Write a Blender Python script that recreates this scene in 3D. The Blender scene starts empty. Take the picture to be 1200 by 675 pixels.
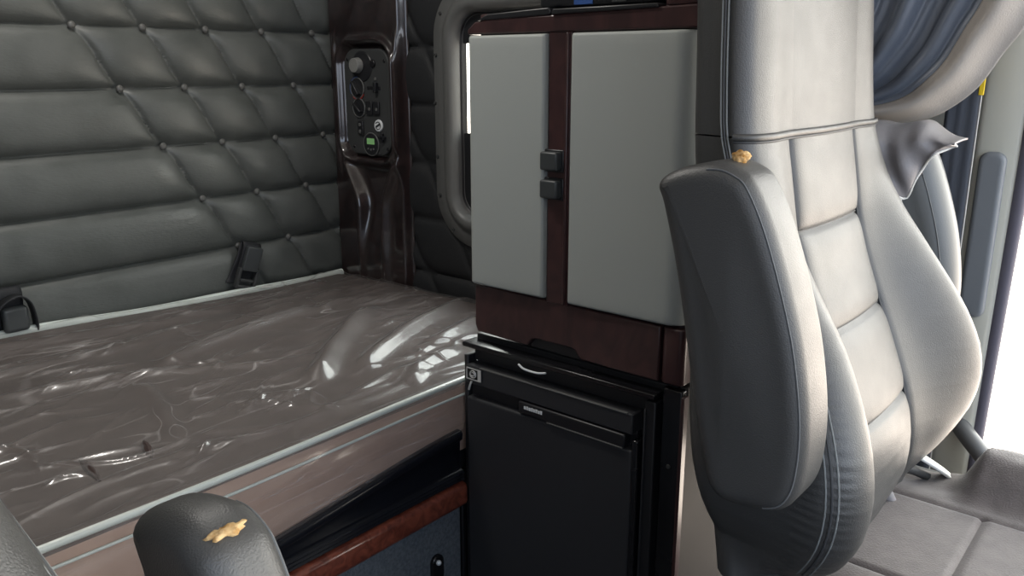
import bpy, bmesh, math, random
import numpy as np
from mathutils import Vector, Matrix

# ---------------------------------------------------------------- setup
SC = bpy.context.scene
COL = SC.collection
LIFT = 1.22            # everything is modelled with z = 0 at eye height; the floor is LIFT below
FLOOR = -LIFT
rng = np.random.default_rng(7)
random.seed(7)

# ---------------------------------------------------------------- materials
def new_mat(name):
    m = bpy.data.materials.new(name); m.use_nodes = True
    nt = m.node_tree; nt.nodes.clear()
    out = nt.nodes.new('ShaderNodeOutputMaterial')
    return m, nt, out

def mat(name, col, rough=0.5, spec=0.5, metal=0.0, coat=0.0, coat_rough=0.1, col2=None, nscale=8.0, ndetail=4.0,
        stretch=(1, 1, 1), bump=0.0, bscale=400.0, bstretch=(1, 1, 1), warp=0.0, ramp=(0.35, 0.65), rough2=None,
        sheen=0.0, bdist=0.001):
    m, nt, out = new_mat(name)
    N, L = nt.nodes, nt.links
    b = N.new('ShaderNodeBsdfPrincipled')
    b.inputs['Base Color'].default_value = (*col, 1)
    b.inputs['Roughness'].default_value = rough
    b.inputs['Metallic'].default_value = metal
    b.inputs['Specular IOR Level'].default_value = spec
    b.inputs['Coat Weight'].default_value = coat
    b.inputs['Coat Roughness'].default_value = coat_rough
    b.inputs['Sheen Weight'].default_value = sheen
    L.new(b.outputs[0], out.inputs[0])
    tc = N.new('ShaderNodeTexCoord')
    if col2 is not None or rough2 is not None:
        mp = N.new('ShaderNodeMapping'); mp.inputs['Scale'].default_value = stretch
        L.new(tc.outputs['Object'], mp.inputs[0])
        n = N.new('ShaderNodeTexNoise'); n.inputs['Scale'].default_value = nscale
        n.inputs['Detail'].default_value = ndetail; n.inputs['Distortion'].default_value = warp
        L.new(mp.outputs[0], n.inputs['Vector'])
        r = N.new('ShaderNodeValToRGB')
        r.color_ramp.elements[0].position, r.color_ramp.elements[1].position = ramp
        if col2 is not None:
            r.color_ramp.elements[0].color = (*col, 1); r.color_ramp.elements[1].color = (*col2, 1)
            L.new(n.outputs[0], r.inputs[0]); L.new(r.outputs[0], b.inputs['Base Color'])
        if rough2 is not None:
            mr = N.new('ShaderNodeMapRange'); mr.inputs[1].default_value = ramp[0]; mr.inputs[2].default_value = ramp[1]
            mr.inputs[3].default_value = rough; mr.inputs[4].default_value = rough2
            L.new(n.outputs[0], mr.inputs[0]); L.new(mr.outputs[0], b.inputs['Roughness'])
    if bump > 0:
        mp2 = N.new('ShaderNodeMapping'); mp2.inputs['Scale'].default_value = bstretch
        L.new(tc.outputs['Object'], mp2.inputs[0])
        n2 = N.new('ShaderNodeTexNoise'); n2.inputs['Scale'].default_value = bscale; n2.inputs['Detail'].default_value = 3
        L.new(mp2.outputs[0], n2.inputs['Vector'])
        bp = N.new('ShaderNodeBump'); bp.inputs['Strength'].default_value = bump; bp.inputs['Distance'].default_value = bdist
        L.new(n2.outputs[0], bp.inputs['Height']); L.new(bp.outputs[0], b.inputs['Normal'])
    return m

def film(name, tint, haze, rough, haze_col=(0.8, 0.8, 0.8), bump=0.0, ior=1.5):
    """thin clear sheet: see-through with a fresnel gloss and a trace of milky scatter"""
    m, nt, out = new_mat(name); N, L = nt.nodes, nt.links
    tr = N.new('ShaderNodeBsdfTransparent'); tr.inputs[0].default_value = (*tint, 1)
    df = N.new('ShaderNodeBsdfDiffuse'); df.inputs[0].default_value = (*haze_col, 1)
    gl = N.new('ShaderNodeBsdfGlossy'); gl.inputs['Roughness'].default_value = rough
    fr = N.new('ShaderNodeFresnel'); ge = N.new('ShaderNodeNewGeometry'); mi = N.new('ShaderNodeMapRange')
    mi.inputs[3].default_value = ior; mi.inputs[4].default_value = 1 / ior
    L.new(ge.outputs['Backfacing'], mi.inputs[0]); L.new(mi.outputs[0], fr.inputs[0])
    g2 = N.new('ShaderNodeBsdfGlossy'); g2.inputs['Roughness'].default_value = min(1, rough * 2.6)
    mg = N.new('ShaderNodeMixShader'); mg.inputs[0].default_value = 0.55 if haze > 0 else 0.0
    L.new(gl.outputs[0], mg.inputs[1]); L.new(g2.outputs[0], mg.inputs[2])
    m1 = N.new('ShaderNodeMixShader'); m1.inputs[0].default_value = haze
    m2 = N.new('ShaderNodeMixShader')
    L.new(tr.outputs[0], m1.inputs[1]); L.new(df.outputs[0], m1.inputs[2])
    L.new(fr.outputs[0], m2.inputs[0]); L.new(m1.outputs[0], m2.inputs[1]); L.new(mg.outputs[0], m2.inputs[2])
    L.new(m2.outputs[0], out.inputs[0])
    if bump > 0:
        tc = N.new('ShaderNodeTexCoord')
        mp = N.new('ShaderNodeMapping'); mp.inputs['Scale'].default_value = (0.5, 1.3, 1)
        mp.inputs['Rotation'].default_value = (0, 0, 0.35)
        n2 = N.new('ShaderNodeTexNoise'); n2.inputs['Scale'].default_value = 26; n2.inputs['Detail'].default_value = 5
        n2.inputs['Distortion'].default_value = 1.6
        bp = N.new('ShaderNodeBump'); bp.inputs['Strength'].default_value = bump; bp.inputs['Distance'].default_value = 0.004
        L.new(tc.outputs['Object'], mp.inputs[0]); L.new(mp.outputs[0], n2.inputs['Vector'])
        L.new(n2.outputs[0], bp.inputs['Height'])
        prev = None
        for sc_, sx_, rot_, wd_ in ((9.0, (0.28, 1.6, 7), 0.42, 0.012), (15.0, (0.30, 1.4, 7), 0.12, 0.011), (6.0, (0.25, 1.2, 6), 0.62, 0.007)):
            m3 = N.new('ShaderNodeMapping'); m3.inputs['Scale'].default_value = sx_; m3.inputs['Rotation'].default_value = (0, 0, -rot_); m3.inputs['Location'].default_value = (2.3 + sc_, 0.9, 0.4)
            n3 = N.new('ShaderNodeTexNoise'); n3.inputs['Scale'].default_value = sc_ * 0.45; n3.inputs['Detail'].default_value = 0.6; n3.inputs['Distortion'].default_value = 0.2
            L.new(tc.outputs['Object'], m3.inputs[0]); L.new(m3.outputs[0], n3.inputs['Vector'])
            sb_ = N.new('ShaderNodeMath'); sb_.operation = 'SUBTRACT'; sb_.inputs[1].default_value = 0.5; L.new(n3.outputs[0], sb_.inputs[0])
            ab_ = N.new('ShaderNodeMath'); ab_.operation = 'ABSOLUTE'; L.new(sb_.outputs[0], ab_.inputs[0])
            r3 = N.new('ShaderNodeMapRange'); r3.interpolation_type = 'SMOOTHSTEP'; r3.inputs[1].default_value = wd_; r3.inputs[2].default_value = 0.0
            L.new(ab_.outputs[0], r3.inputs[0])
            if prev is None: prev = r3
            else:
                ad = N.new('ShaderNodeMath'); ad.operation = 'MAXIMUM'; L.new(prev.outputs[0], ad.inputs[0]); L.new(r3.outputs[0], ad.inputs[1]); prev = ad
        n4 = N.new('ShaderNodeTexNoise'); n4.inputs['Scale'].default_value = 5; L.new(tc.outputs['Object'], n4.inputs['Vector'])
        r4 = N.new('ShaderNodeMapRange'); r4.inputs[1].default_value = 0.42; r4.inputs[2].default_value = 0.68; L.new(n4.outputs[0], r4.inputs[0])
        mm = N.new('ShaderNodeMath'); mm.operation = 'MULTIPLY'; L.new(prev.outputs[0], mm.inputs[0]); L.new(r4.outputs[0], mm.inputs[1])
        ma = N.new('ShaderNodeMath'); ma.operation = 'MULTIPLY_ADD'; ma.inputs[1].default_value = 0.22; ma.inputs[2].default_value = haze
        L.new(mm.outputs[0], ma.inputs[0]); L.new(ma.outputs[0], m1.inputs[0])
        L.new(bp.outputs[0], gl.inputs['Normal']); L.new(bp.outputs[0], g2.inputs['Normal']); L.new(bp.outputs[0], fr.inputs['Normal'])
    return m

def glow(name, col, s):
    m, nt, out = new_mat(name); e = nt.nodes.new('ShaderNodeEmission')
    e.inputs[0].default_value = (*col, 1); e.inputs[1].default_value = s
    nt.links.new(e.outputs[0], out.inputs[0]); return m

M = dict(
    quilt=mat('quilted_vinyl', (0.076, 0.082, 0.077), 0.36, 0.6, bump=0.55, bscale=170, bstretch=(0.5, 1, 1.6), rough2=0.52, nscale=14,
              col2=(0.094, 0.100, 0.094), bdist=0.0012),
    quilt_shaded=mat('quilted_vinyl_shaded', (0.018, 0.019, 0.021), 0.5, 0.4, bump=0.4, bscale=200),  # quilted vinyl darkened: the side wall's shade is put into the colour
    button=mat('button_vinyl', (0.10, 0.10, 0.095), 0.4, bump=0.3),
    seat=mat('seat_vinyl', (0.047, 0.047, 0.046), 0.40, 0.55, bump=0.6, bscale=700, rough2=0.45, nscale=26, bdist=0.0007),
    cushion=mat('seat_cushion_vinyl', (0.074, 0.061, 0.057), 0.6, 0.4, bump=0.8, bscale=420, col2=(0.100, 0.083, 0.078), nscale=40, bdist=0.001, sheen=0.2),  # seat vinyl with the warm bounce from the ground put into the colour
    thread=mat('thread', (0.16, 0.17, 0.17), 0.7),
    seam=mat('seam_vinyl_dark', (0.035, 0.037, 0.04), 0.6),  # dark tone of the seam and stitching tubes
    foam=mat('foam', (0.30, 0.16, 0.05), 0.95, 0.1, col2=(0.62, 0.45, 0.24), nscale=120, bump=0.8, bscale=300),
    burl=mat('dark_burl', (0.011, 0.0072, 0.0078), 0.28, 0.5, coat=1.0, coat_rough=0.08, col2=(0.023, 0.0125, 0.0125), nscale=22, ndetail=6, warp=1.5),
    cherry=mat('cherry_burl', (0.036, 0.0175, 0.0185), 0.34, 0.4, coat=0.35, coat_rough=0.2, col2=(0.060, 0.027, 0.027), nscale=16, ndetail=6, warp=2.0, stretch=(1, 1, 0.6)),
    redburl=mat('red_burl', (0.10, 0.022, 0.014), 0.3, 0.5, coat=0.7, coat_rough=0.12, col2=(0.24, 0.065, 0.038), nscale=34, ndetail=7, warp=1.6),
    door=mat('grey_vinyl_door', (0.385, 0.405, 0.385), 0.5, 0.35, bump=0.25, bscale=330, bdist=0.0006),
    black=mat('black_plastic', (0.014, 0.0145, 0.017), 0.38, 0.5, bump=0.1, bscale=500),
    black_gloss=mat('black_gloss', (0.010, 0.010, 0.012), 0.16, 0.5, rough2=0.3, nscale=10),
    navy=mat('navy_plastic', (0.008, 0.009, 0.013), 0.25, 0.5),
    fridge=mat('fridge_panel', (0.030, 0.031, 0.035), 0.42, 0.4, bump=0.08, bscale=300, rough2=0.5, nscale=6),
    charcoal=mat('charcoal_plastic', (0.045, 0.047, 0.048), 0.5, 0.4),
    latch=mat('latch_plastic', (0.05, 0.055, 0.057), 0.4, 0.5),
    grey=mat('grey_plastic', (0.115, 0.117, 0.115), 0.42, 0.45, bump=0.1, bscale=500),
    panel=mat('brown_grey_panel', (0.042, 0.037, 0.035), 0.6, 0.2, col2=(0.052, 0.046, 0.043), nscale=5, rough2=0.7),
    pale=mat('pale_trim', (0.47, 0.465, 0.40), 0.45, 0.4),
    pad=mat('pillar_pad', (0.17, 0.185, 0.20), 0.45, 0.4, bump=0.15),
    weather=mat('weather_seal', (0.10, 0.095, 0.12), 0.7, 0.3),
    metal=mat('metal', (0.6, 0.6, 0.58), 0.3, metal=1.0),
    silver=mat('silver_paint', (0.55, 0.55, 0.54), 0.4),
    chrome=mat('chrome_edge', (0.72, 0.70, 0.66), 0.15, metal=1.0),
    knob=mat('knob_grey', (0.22, 0.22, 0.21), 0.4),
    white=mat('white_print', (0.75, 0.78, 0.8), 0.5),
    thread_dark=mat('dark_thread', (0.09, 0.095, 0.10), 0.6),
    yellow=mat('yellow_tag', (0.85, 0.6, 0.02), 0.5),
    blue=mat('blue_print', (0.03, 0.09, 0.30), 0.5),
    redprint=mat('red_print', (0.5, 0.03, 0.02), 0.5),
    lcd=glow('green_screen', (0.25, 0.50, 0.20), 0.42),
    fabric=mat('mattress_cloth', (0.082, 0.063, 0.057), 0.8, 0.2, col2=(0.102, 0.080, 0.072), nscale=20, bump=0.3, bscale=300),
    fabric_side=mat('mattress_side_cloth', (0.42, 0.29, 0.23), 0.8, 0.2, col2=(0.48, 0.34, 0.27), nscale=12, bump=0.2, bscale=300),
    piping=mat('pale_piping', (0.66, 0.72, 0.68), 0.4, 0.5),
    tuft=mat('brown_tuft', (0.035, 0.018, 0.015), 0.7),
    wrap=film('clear_film', (0.97, 0.97, 0.97), 0.06, 0.13, (0.82, 0.77, 0.75), bump=0.16, ior=1.8),
    glass=film('window_glass', (0.96, 0.98, 0.98), 0.0, 0.02),
    carpet=mat('grey_carpet', (0.085, 0.10, 0.115), 0.95, 0.1, col2=(0.13, 0.145, 0.165), nscale=160, bump=0.9, bscale=260, bdist=0.002),
    floor=mat('floor_mat', (0.03, 0.03, 0.032), 0.8, 0.2, bump=0.5, bscale=80),
    liner=mat('roof_liner', (0.55, 0.55, 0.53), 0.85, 0.1, bump=0.3, bscale=200),
    webbing=mat('belt_webbing', (0.075, 0.085, 0.105), 0.6, 0.3, bump=0.5, bscale=300, bstretch=(1, 6, 0.3)),
    strap=mat('strap_webbing', (0.022, 0.023, 0.026), 0.6, 0.3, bump=0.5, bscale=400),
    curtain=mat('curtain_vinyl', (0.12, 0.14, 0.175), 0.38, 0.6, bump=0.3, bscale=330),
    hem=mat('curtain_hem_lit', (0.36, 0.33, 0.295), 0.5, 0.5, bump=0.6, bscale=380),  # curtain vinyl lightened: light caught by the hem is put into the colour
    cover=mat('torn_cover_vinyl', (0.22, 0.21, 0.215), 0.35, 0.5, bump=0.4, bscale=260),
    backing=mat('white_backing', (0.7, 0.7, 0.66), 0.8),
    armcore=mat('silver_vinyl', (0.10, 0.105, 0.105), 0.38, 0.5, bump=0.15),
    dash=mat('dash_plastic', (0.08, 0.08, 0.085), 0.6, 0.3),
)

# ---------------------------------------------------------------- object helpers
def link(name, me, m, parent=None, base=None):
    """mesh me in absolute coordinates becomes one object; its origin is its parent's, or its own base"""
    o = bpy.data.objects.new(name, me); COL.objects.link(o)
    if m is not None and not me.materials: me.materials.append(m)
    if parent is not None:
        root = parent
        off = Vector((0, 0, 0))
        while root is not None:
            off += root.location; root = root.parent
        me.transform(Matrix.Translation(-off)); o.parent = parent
    else:
        if base is None:
            c = np.array([v.co[:] for v in me.vertices])
            base = ((c[:, 0].min() + c[:, 0].max()) / 2, (c[:, 1].min() + c[:, 1].max()) / 2, c[:, 2].min())
        me.transform(Matrix.Translation(-Vector(base))); o.location = base
    return o

def tag(o, label=None, cat=None, group=None, kind=None):
    if label: o['label'] = label
    if cat: o['category'] = cat
    if group: o['group'] = group
    if kind: o['kind'] = kind
    return o

def thing(name, label, cat, loc, group=None):
    o = bpy.data.objects.new(name, None); COL.objects.link(o); o.location = loc
    o.empty_display_size = 0.05
    return tag(o, label, cat, group)

def struct(name, loc=(0, 0, 0)):
    o = bpy.data.objects.new(name, None); COL.objects.link(o); o.location = loc
    o['kind'] = 'structure'; return o

def smooth(me, ang=0.6):
    me.polygons.foreach_set('use_smooth', [True] * len(me.polygons))
    try:
        me.set_sharp_from_angle(angle=ang)
    except Exception:
        pass

def bm_obj(name, bm, m, parent=None, sm=True, ang=0.6, bevel=0, seg=2, base=None):
    bmesh.ops.recalc_face_normals(bm, faces=bm.faces)
    me = bpy.data.meshes.new(name); bm.to_mesh(me); bm.free()
    o = link(name, me, m, parent, base)
    if sm: smooth(me, ang)
    if bevel:
        md = o.modifiers.new('bevel', 'BEVEL'); md.width = bevel; md.segments = seg; md.limit_method = 'ANGLE'
        md.angle_limit = 0.6; md.harden_normals = False
    return o

def add_box(bm, x0, x1, y0, y1, z0, z1):
    vs = [bm.verts.new((x, y, z)) for x in (x0, x1) for y in (y0, y1) for z in (z0, z1)]
    for f in ((0, 1, 3, 2), (4, 6, 7, 5), (0, 4, 5, 1), (2, 3, 7, 6), (0, 2, 6, 4), (1, 5, 7, 3)):
        bm.faces.new([vs[i] for i in f])

def box(name, lim, m, parent=None, bevel=0.003, seg=2, base=None):
    bm = bmesh.new(); add_box(bm, *lim)
    return bm_obj(name, bm, m, parent, bevel=bevel, seg=seg, base=base)

def add_tube(bm, pts, r, n=10, caps=True):
    pts = [Vector(p) for p in pts]; rings = []
    up = None
    for i, p in enumerate(pts):
        t = (pts[min(i + 1, len(pts) - 1)] - pts[max(i - 1, 0)]).normalized()
        if up is None:
            up = Vector((0, 0, 1)) if abs(t.z) < 0.9 else Vector((1, 0, 0))
        a = (up - t * up.dot(t)).normalized(); b = t.cross(a); up = a
        rr = r[i] if hasattr(r, '__len__') else r
        rings.append([bm.verts.new(p + (a * math.cos(k * 2 * math.pi / n) + b * math.sin(k * 2 * math.pi / n)) * rr) for k in range(n)])
    for A, B in zip(rings, rings[1:]):
        for k in range(n):
            bm.faces.new((A[k], A[(k + 1) % n], B[(k + 1) % n], B[k]))
    if caps:
        bm.faces.new(rings[0][::-1]); bm.faces.new(rings[-1])

def tube(name, pts, r, m, parent=None, n=10):
    bm = bmesh.new(); add_tube(bm, pts, r, n); return bm_obj(name, bm, m, parent, ang=1.0)

def spline(pts, n=40):
    """Catmull-Rom through pts"""
    P = np.array(pts, float); P = np.vstack([2 * P[0] - P[1], P, 2 * P[-1] - P[-2]])
    out = []
    k = len(P) - 3
    for i in np.linspace(0, k - 1e-6, n):
        j = int(i); t = i - j; a, b, c, d = P[j:j + 4]
        out.append(0.5 * ((2 * b) + (c - a) * t + (2 * a - 5 * b + 4 * c - d) * t * t + (3 * b - a - 3 * c + d) * t ** 3))
    return np.array(out)

def closed_spline(pts, n=80):
    P = np.array(pts, float); m = len(P); out = []
    for i in np.linspace(0, m, n, endpoint=False):
        j = int(i); t = i - j
        a, b, c, d = P[(j - 1) % m], P[j % m], P[(j + 1) % m], P[(j + 2) % m]
        out.append(0.5 * ((2 * b) + (c - a) * t + (2 * a - 5 * b + 4 * c - d) * t * t + (3 * b - a - 3 * c + d) * t ** 3))
    return np.array(out)

def grid_mesh(name, P, closed=False, mask=None, capA=False, capB=False):
    """P (n, m, 3) -> mesh; closed joins the last column to the first"""
    n, k = P.shape[:2]; V = P.reshape(-1, 3); F = []
    kk = k if closed else k - 1
    for i in range(n - 1):
        for j in range(kk):
            if mask is not None and not mask[i, j]: continue
            a, b = i * k + j, i * k + (j + 1) % k
            F.append((a, b, b + k, a + k))
    if capA: F.append(tuple(range(k))[::-1])
    if capB: F.append(tuple((n - 1) * k + j for j in range(k)))
    me = bpy.data.meshes.new(name); me.from_pydata(V.tolist(), [], F)
    bm = bmesh.new(); bm.from_mesh(me)
    if mask is not None:
        bmesh.ops.delete(bm, geom=[v for v in bm.verts if not v.link_faces], context='VERTS')
    if closed: bmesh.ops.recalc_face_normals(bm, faces=bm.faces)
    bm.to_mesh(me); bm.free()
    smooth(me, 1.2); return me

def grid(name, P, m, parent=None, solid=0, base=None, **kw):
    o = link(name, grid_mesh(name, P, **kw), m, parent, base)
    if solid:
        md = o.modifiers.new('thickness', 'SOLIDIFY'); md.thickness = solid; md.offset = -1
    return o

def rrect(c0, c1, h0, h1, r, n=10):
    """rounded rectangle outline round (c0, c1), half sizes h0, h1"""
    pts = []
    for sx, sy, a0 in ((1, 1, 0), (-1, 1, 90), (-1, -1, 180), (1, -1, 270)):
        for k in range(n + 1):
            a = math.radians(a0 + 90 * k / n)
            pts.append((c0 + sx * (h0 - r) + r * math.cos(a), c1 + sy * (h1 - r) + r * math.sin(a)))
    return np.array(pts)

def prism_yz(name, out, x0, x1, m, parent=None, r=0.003, rings=4, bulge=0.0, base=None):
    """puffed prism: outline in (y, z), from x0 (seen side) to x1, edges rounded with radius r"""
    out = np.array(out, float); c = out.mean(0)
    nx = np.roll(out, -1, 0) - np.roll(out, 1, 0); nrm = np.stack([nx[:, 1], -nx[:, 0]], 1)
    nrm /= np.linalg.norm(nrm, axis=1)[:, None] + 1e-9
    area = 0.5 * np.sum(out[:, 0] * np.roll(out[:, 1], -1) - np.roll(out[:, 0], -1) * out[:, 1])
    if area < 0: nrm = -nrm
    R = []; s = 1 if x1 > x0 else -1
    bp = lambda f: bulge * 0.5 * (1 + math.cos(math.pi * f))
    for f in (0.06, 0.2, 0.35, 0.5, 0.65, 0.8, 0.92):        # inner rings of the seen face
        R.append((c + (out - nrm * r - c) * f, x0 - s * bp(f)))
    for k in range(rings + 1):
        a = math.pi / 2 * k / rings
        R.append((out - nrm * r * (1 - math.sin(a)), x0 + s * r * (1 - math.cos(a))))
    for k in range(rings + 1):
        a = math.pi / 2 * k / rings
        R.append((out - nrm * r * (1 - math.cos(a)), x1 - s * r * (1 - math.sin(a))))
    for f in (0.92, 0.8, 0.65, 0.5, 0.35, 0.2, 0.06):
        R.append((c + (out - nrm * r - c) * f, x1 + s * bp(f)))
    P = np.array([[(x, p[0], p[1]) for p in o2] for o2, x in R])
    return link(name, grid_mesh(name, P, closed=True, capA=True, capB=True), m, parent, base)

def ss(a, b, x):
    t = np.clip((x - a) / (b - a), 0, 1); return t * t * (3 - 2 * t)

# ---------------------------------------------------------------- room shell
Xw = 1.725                       # driver's side wall of the sleeper
Yb = 2.2                         # rear wall
Xp = -0.72                       # passenger side wall
TOP = 0.98

def quilt_height(u, z, diag, A=0.02, dx=0.178, x0=0.935, z0=0.098, dz=0.1537, left=None):
    """depth of the padding: rows of puffs between the stitched lines"""
    r = (z - z0) / dz; fr = r - np.floor(r); d = np.minimum(fr, 1 - fr) * dz
    h = 0.45 * (1 - np.exp(-d / 0.010)) + 0.55 * np.sqrt(np.clip(np.sin(np.pi * fr), 0, 1)) * (0.93 + 0.07 * np.cos(np.pi * fr))
    c = (u - x0 - 0.1 * (z0 - z) / dz) / dx
    wig = 0.004 * np.sin(fr * np.pi * 2) * (1 if diag else 0)
    c = c + wig / dx
    fc = c - np.floor(c); e = np.minimum(fc, 1 - fc) * dx
    g = 0.4 * (1 - np.exp(-e / 0.008)) + 0.6 * np.power(np.clip(np.sin(np.pi * fc), 0, 1), 0.6)
    if left is not None:
        c0 = c                                       # left of the first slanting seam only the level seams remain
        g = np.where(c0 < 0, 0.4 * (1 - np.exp(-np.abs(c0) * dx / 0.008)) + 0.6 * np.power(np.clip(np.sin(np.pi * np.clip(-c0, 0, 0.5)), 0, 1), 0.6), g)
    # a pinch at each button
    k = np.round(r); db = np.hypot(u - (x0 + dx * np.round(c) - 0.1 * k), z - (z0 + k * dz))
    pinch = 1 - 0.6 * np.exp(-(db / 0.02) ** 2)
    if left is not None: pinch = np.where(np.round(c) < 0, 1, pinch)
    return A * (0.25 + 0.75 * g) * h * pinch

# rear wall
wb = struct('wall_back', (0.5, Yb, FLOOR))
xs = np.concatenate([np.linspace(Xp, 0.62, 50), np.linspace(0.625, Xw, 250)])
zs = np.concatenate([np.linspace(-0.80, -0.62, 30)[:-1], np.linspace(-0.62, 0.28, 230), np.linspace(0.28, TOP, 60)[1:]])
X, Z = np.meshgrid(xs, zs)
Hq = quilt_height(X, Z, True, 0.034, left=True)
wr = 0.0012 * np.sin(Z * 260 + 6 * np.sin(X * 9) + 3 * np.sin(X * 23)) * np.exp(-((Z % 0.1537 - 0.07) / 0.05) ** 2)
P = np.stack([X, Yb + 0.004 - Hq + wr * 0.12, Z], -1)
grid('quilted_panel', P, M['quilt'], wb)
bm = bmesh.new(); add_box(bm, Xp, Xw + 0.1, Yb + 0.03, Yb + 0.07, FLOOR, TOP); bm_obj('wall_board', bm, M['charcoal'], wb)
btn_me = None
for k in (0, -1, -2, -3, -4):
    for j in range(0, 6):
        bx = 0.935 + 0.178 * j - 0.1 * k; bz = 0.098 + 0.1537 * k
        if bx > Xw - 0.03 or (k == -4 and j > 1): continue
        bm = bmesh.new(); bmesh.ops.create_uvsphere(bm, u_segments=14, v_segments=9, radius=1)
        bmesh.ops.transform(bm, matrix=Matrix.Translation((bx, Yb - 0.008, bz)) @ Matrix.Diagonal((0.0098, 0.0065, 0.0098, 1)), verts=bm.verts)
        bm_obj('button', bm, M['button'], wb, ang=2)

# driver's side wall of the sleeper with its window hole
Wc = (1.18, -0.135); Wh = (0.542, 0.365); Wr = 0.155      # window surround: centre, half sizes, corner radius (y, z)
def in_rr(y, z, c, h, r, inset=0.0):
    hy, hz, rr = h[0] - inset, h[1] - inset, max(r - inset, 0.01)
    qy, qz = np.abs(y - c[0]) - hy + rr, np.abs(z - c[1]) - hz + rr
    return np.hypot(np.maximum(qy, 0), np.maximum(qz, 0)) + np.minimum(np.maximum(qy, qz), 0) - rr
wr_ = struct('wall_right', (Xw, 1.3, FLOOR))
ys = np.linspace(0.56, 2.19, 250); zs = np.linspace(-0.80, TOP, 230)
Y, Z = np.meshgrid(ys, zs)
Hq = quilt_height(3.0 - Y, Z, True, 0.02, dx=0.20, x0=1.22, z0=0.055, dz=0.165)
mask = in_rr(Y, Z, Wc, Wh, Wr, 0.03) > 0
P = np.stack([Xw + 0.004 - Hq, Y, Z], -1)
grid('quilted_panel', P, M['quilt_shaded'], wr_, mask=mask[:-1, :-1])
# outer skin behind it, with the same opening
for lim in ((Xw + 0.09, Xw + 0.11, 0.56, Wc[0] - Wh[0] - 0.06, FLOOR, TOP), (Xw + 0.09, Xw + 0.11, Wc[0] + Wh[0] + 0.06, 2.27, FLOOR, TOP),
            (Xw + 0.09, Xw + 0.11, Wc[0] - Wh[0] - 0.06, Wc[0] + Wh[0] + 0.06, FLOOR, Wc[1] - Wh[1] - 0.06),
            (Xw + 0.09, Xw + 0.11, Wc[0] - Wh[0] - 0.06, Wc[0] + Wh[0] + 0.06, Wc[1] + Wh[1] + 0.06, TOP),
            (Xw + 0.01, Xw + 0.09, 0.56, 2.2, FLOOR, -0.82)):
    box('wall_board', lim, M['charcoal'], wr_, bevel=0)

# window
w1 = struct('window_1', (Xw, Wc[0], Wc[1] - Wh[1]))
def wring(d, x):
    o = rrect(Wc[0], Wc[1], Wh[0] - d, Wh[1] - d, max(Wr - d, 0.03), 14)
    return [(x, p[0], p[1]) for p in o]
prof = [(0.0, Xw + 0.004), (0.0, Xw - 0.018), (0.003, Xw - 0.022), (0.034, Xw - 0.023), (0.042, Xw - 0.026), (0.052, Xw - 0.036), (0.062, Xw - 0.042),
        (0.070, Xw - 0.043), (0.078, Xw - 0.040), (0.084, Xw - 0.032), (0.088, Xw - 0.020), (0.090, Xw - 0.012), (0.091, Xw - 0.004), (0.106, Xw + 0.002)]
grid('window_frame', np.array([wring(*p) for p in prof]), M['grey'], w1, closed=True)
gk = [(0.0915, Xw - 0.003), (0.0905, Xw - 0.007), (0.0920, Xw - 0.009), (0.0945, Xw - 0.007), (0.0945, Xw + 0.004)]
grid('gasket', np.array([wring(*p) for p in gk]), M['black'], w1, closed=True)
bm = bmesh.new(); add_box(bm, Xw + 0.003, Xw + 0.007, Wc[0] - Wh[0] + 0.09, Wc[0] + Wh[0] - 0.09, Wc[1] - Wh[1] + 0.09, Wc[1] + Wh[1] - 0.09)
bm_obj('pane', bm, M['glass'], w1)
box('dark_pane_strip', (Xw - 0.002, Xw + 0.008, 1.560, 1.632, Wc[1] - Wh[1] + 0.09, -0.18), M['black'], w1)  # black strip over the lower rear part of the pane
box('dark_pane_strip', (Xw - 0.002, Xw + 0.008, 1.10, 1.632, 0.060, Wc[1] + Wh[1] - 0.09), M['black'], w1)
for (sy, sz) in ((1.728 - 0.018, 0.03), (1.717, -0.10), (1.712, -0.25), (1.705, -0.36), (1.655, -0.455), (1.60, 0.207), (1.69, 0.14), (1.56, -0.482)):
    bm = bmesh.new(); bmesh.ops.create_cone(bm, cap_ends=True, segments=12, radius1=0.0055, radius2=0.004, depth=0.004)
    bmesh.ops.transform(bm, matrix=Matrix.Translation((Xw - 0.0245, sy, sz)) @ Matrix.Rotation(-math.pi / 2, 4, 'Y'), verts=bm.verts)
    bm_obj('screw', bm, M['charcoal'], w1)

# floor, ceiling, the rest of the cab shell (the openings for windscreen and doors stay open)
fl = box('floor', (Xp - 0.05, 1.9, -1.25, 2.27, FLOOR - 0.04, FLOOR), M['floor'], bevel=0); fl['kind'] = 'structure'
ce = box('ceiling', (Xp - 0.05, 1.9, -0.95, 2.27, TOP, TOP + 0.03), M['liner'], bevel=0); ce['kind'] = 'structure'
wl = struct('wall_left', (Xp, 1.0, FLOOR))
box('side_panel', (Xp - 0.04, Xp, 0.35, 2.25, FLOOR, TOP), M['quilt'], wl)
box('door_lower_panel', (Xp - 0.04, Xp, -0.85, 0.35, FLOOR, -0.38), M['dash'], wl)
box('roof_rail', (Xp - 0.04, Xp, -0.95, 0.35, 0.46, TOP), M['liner'], wl)
box('windscreen_post', (Xp - 0.04, Xp, -0.95, -0.85, FLOOR, 0.46), M['liner'], wl)
wf = struct('wall_front', (0.5, -1.1, FLOOR))
box('dashboard', (Xp, 1.66, -1.2, -0.8, FLOOR, -0.42), M['dash'], wf, bevel=0.05, seg=4)
box('header', (Xp, 1.66, -0.98, -0.93, 0.80, TOP), M['liner'], wf)

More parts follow.
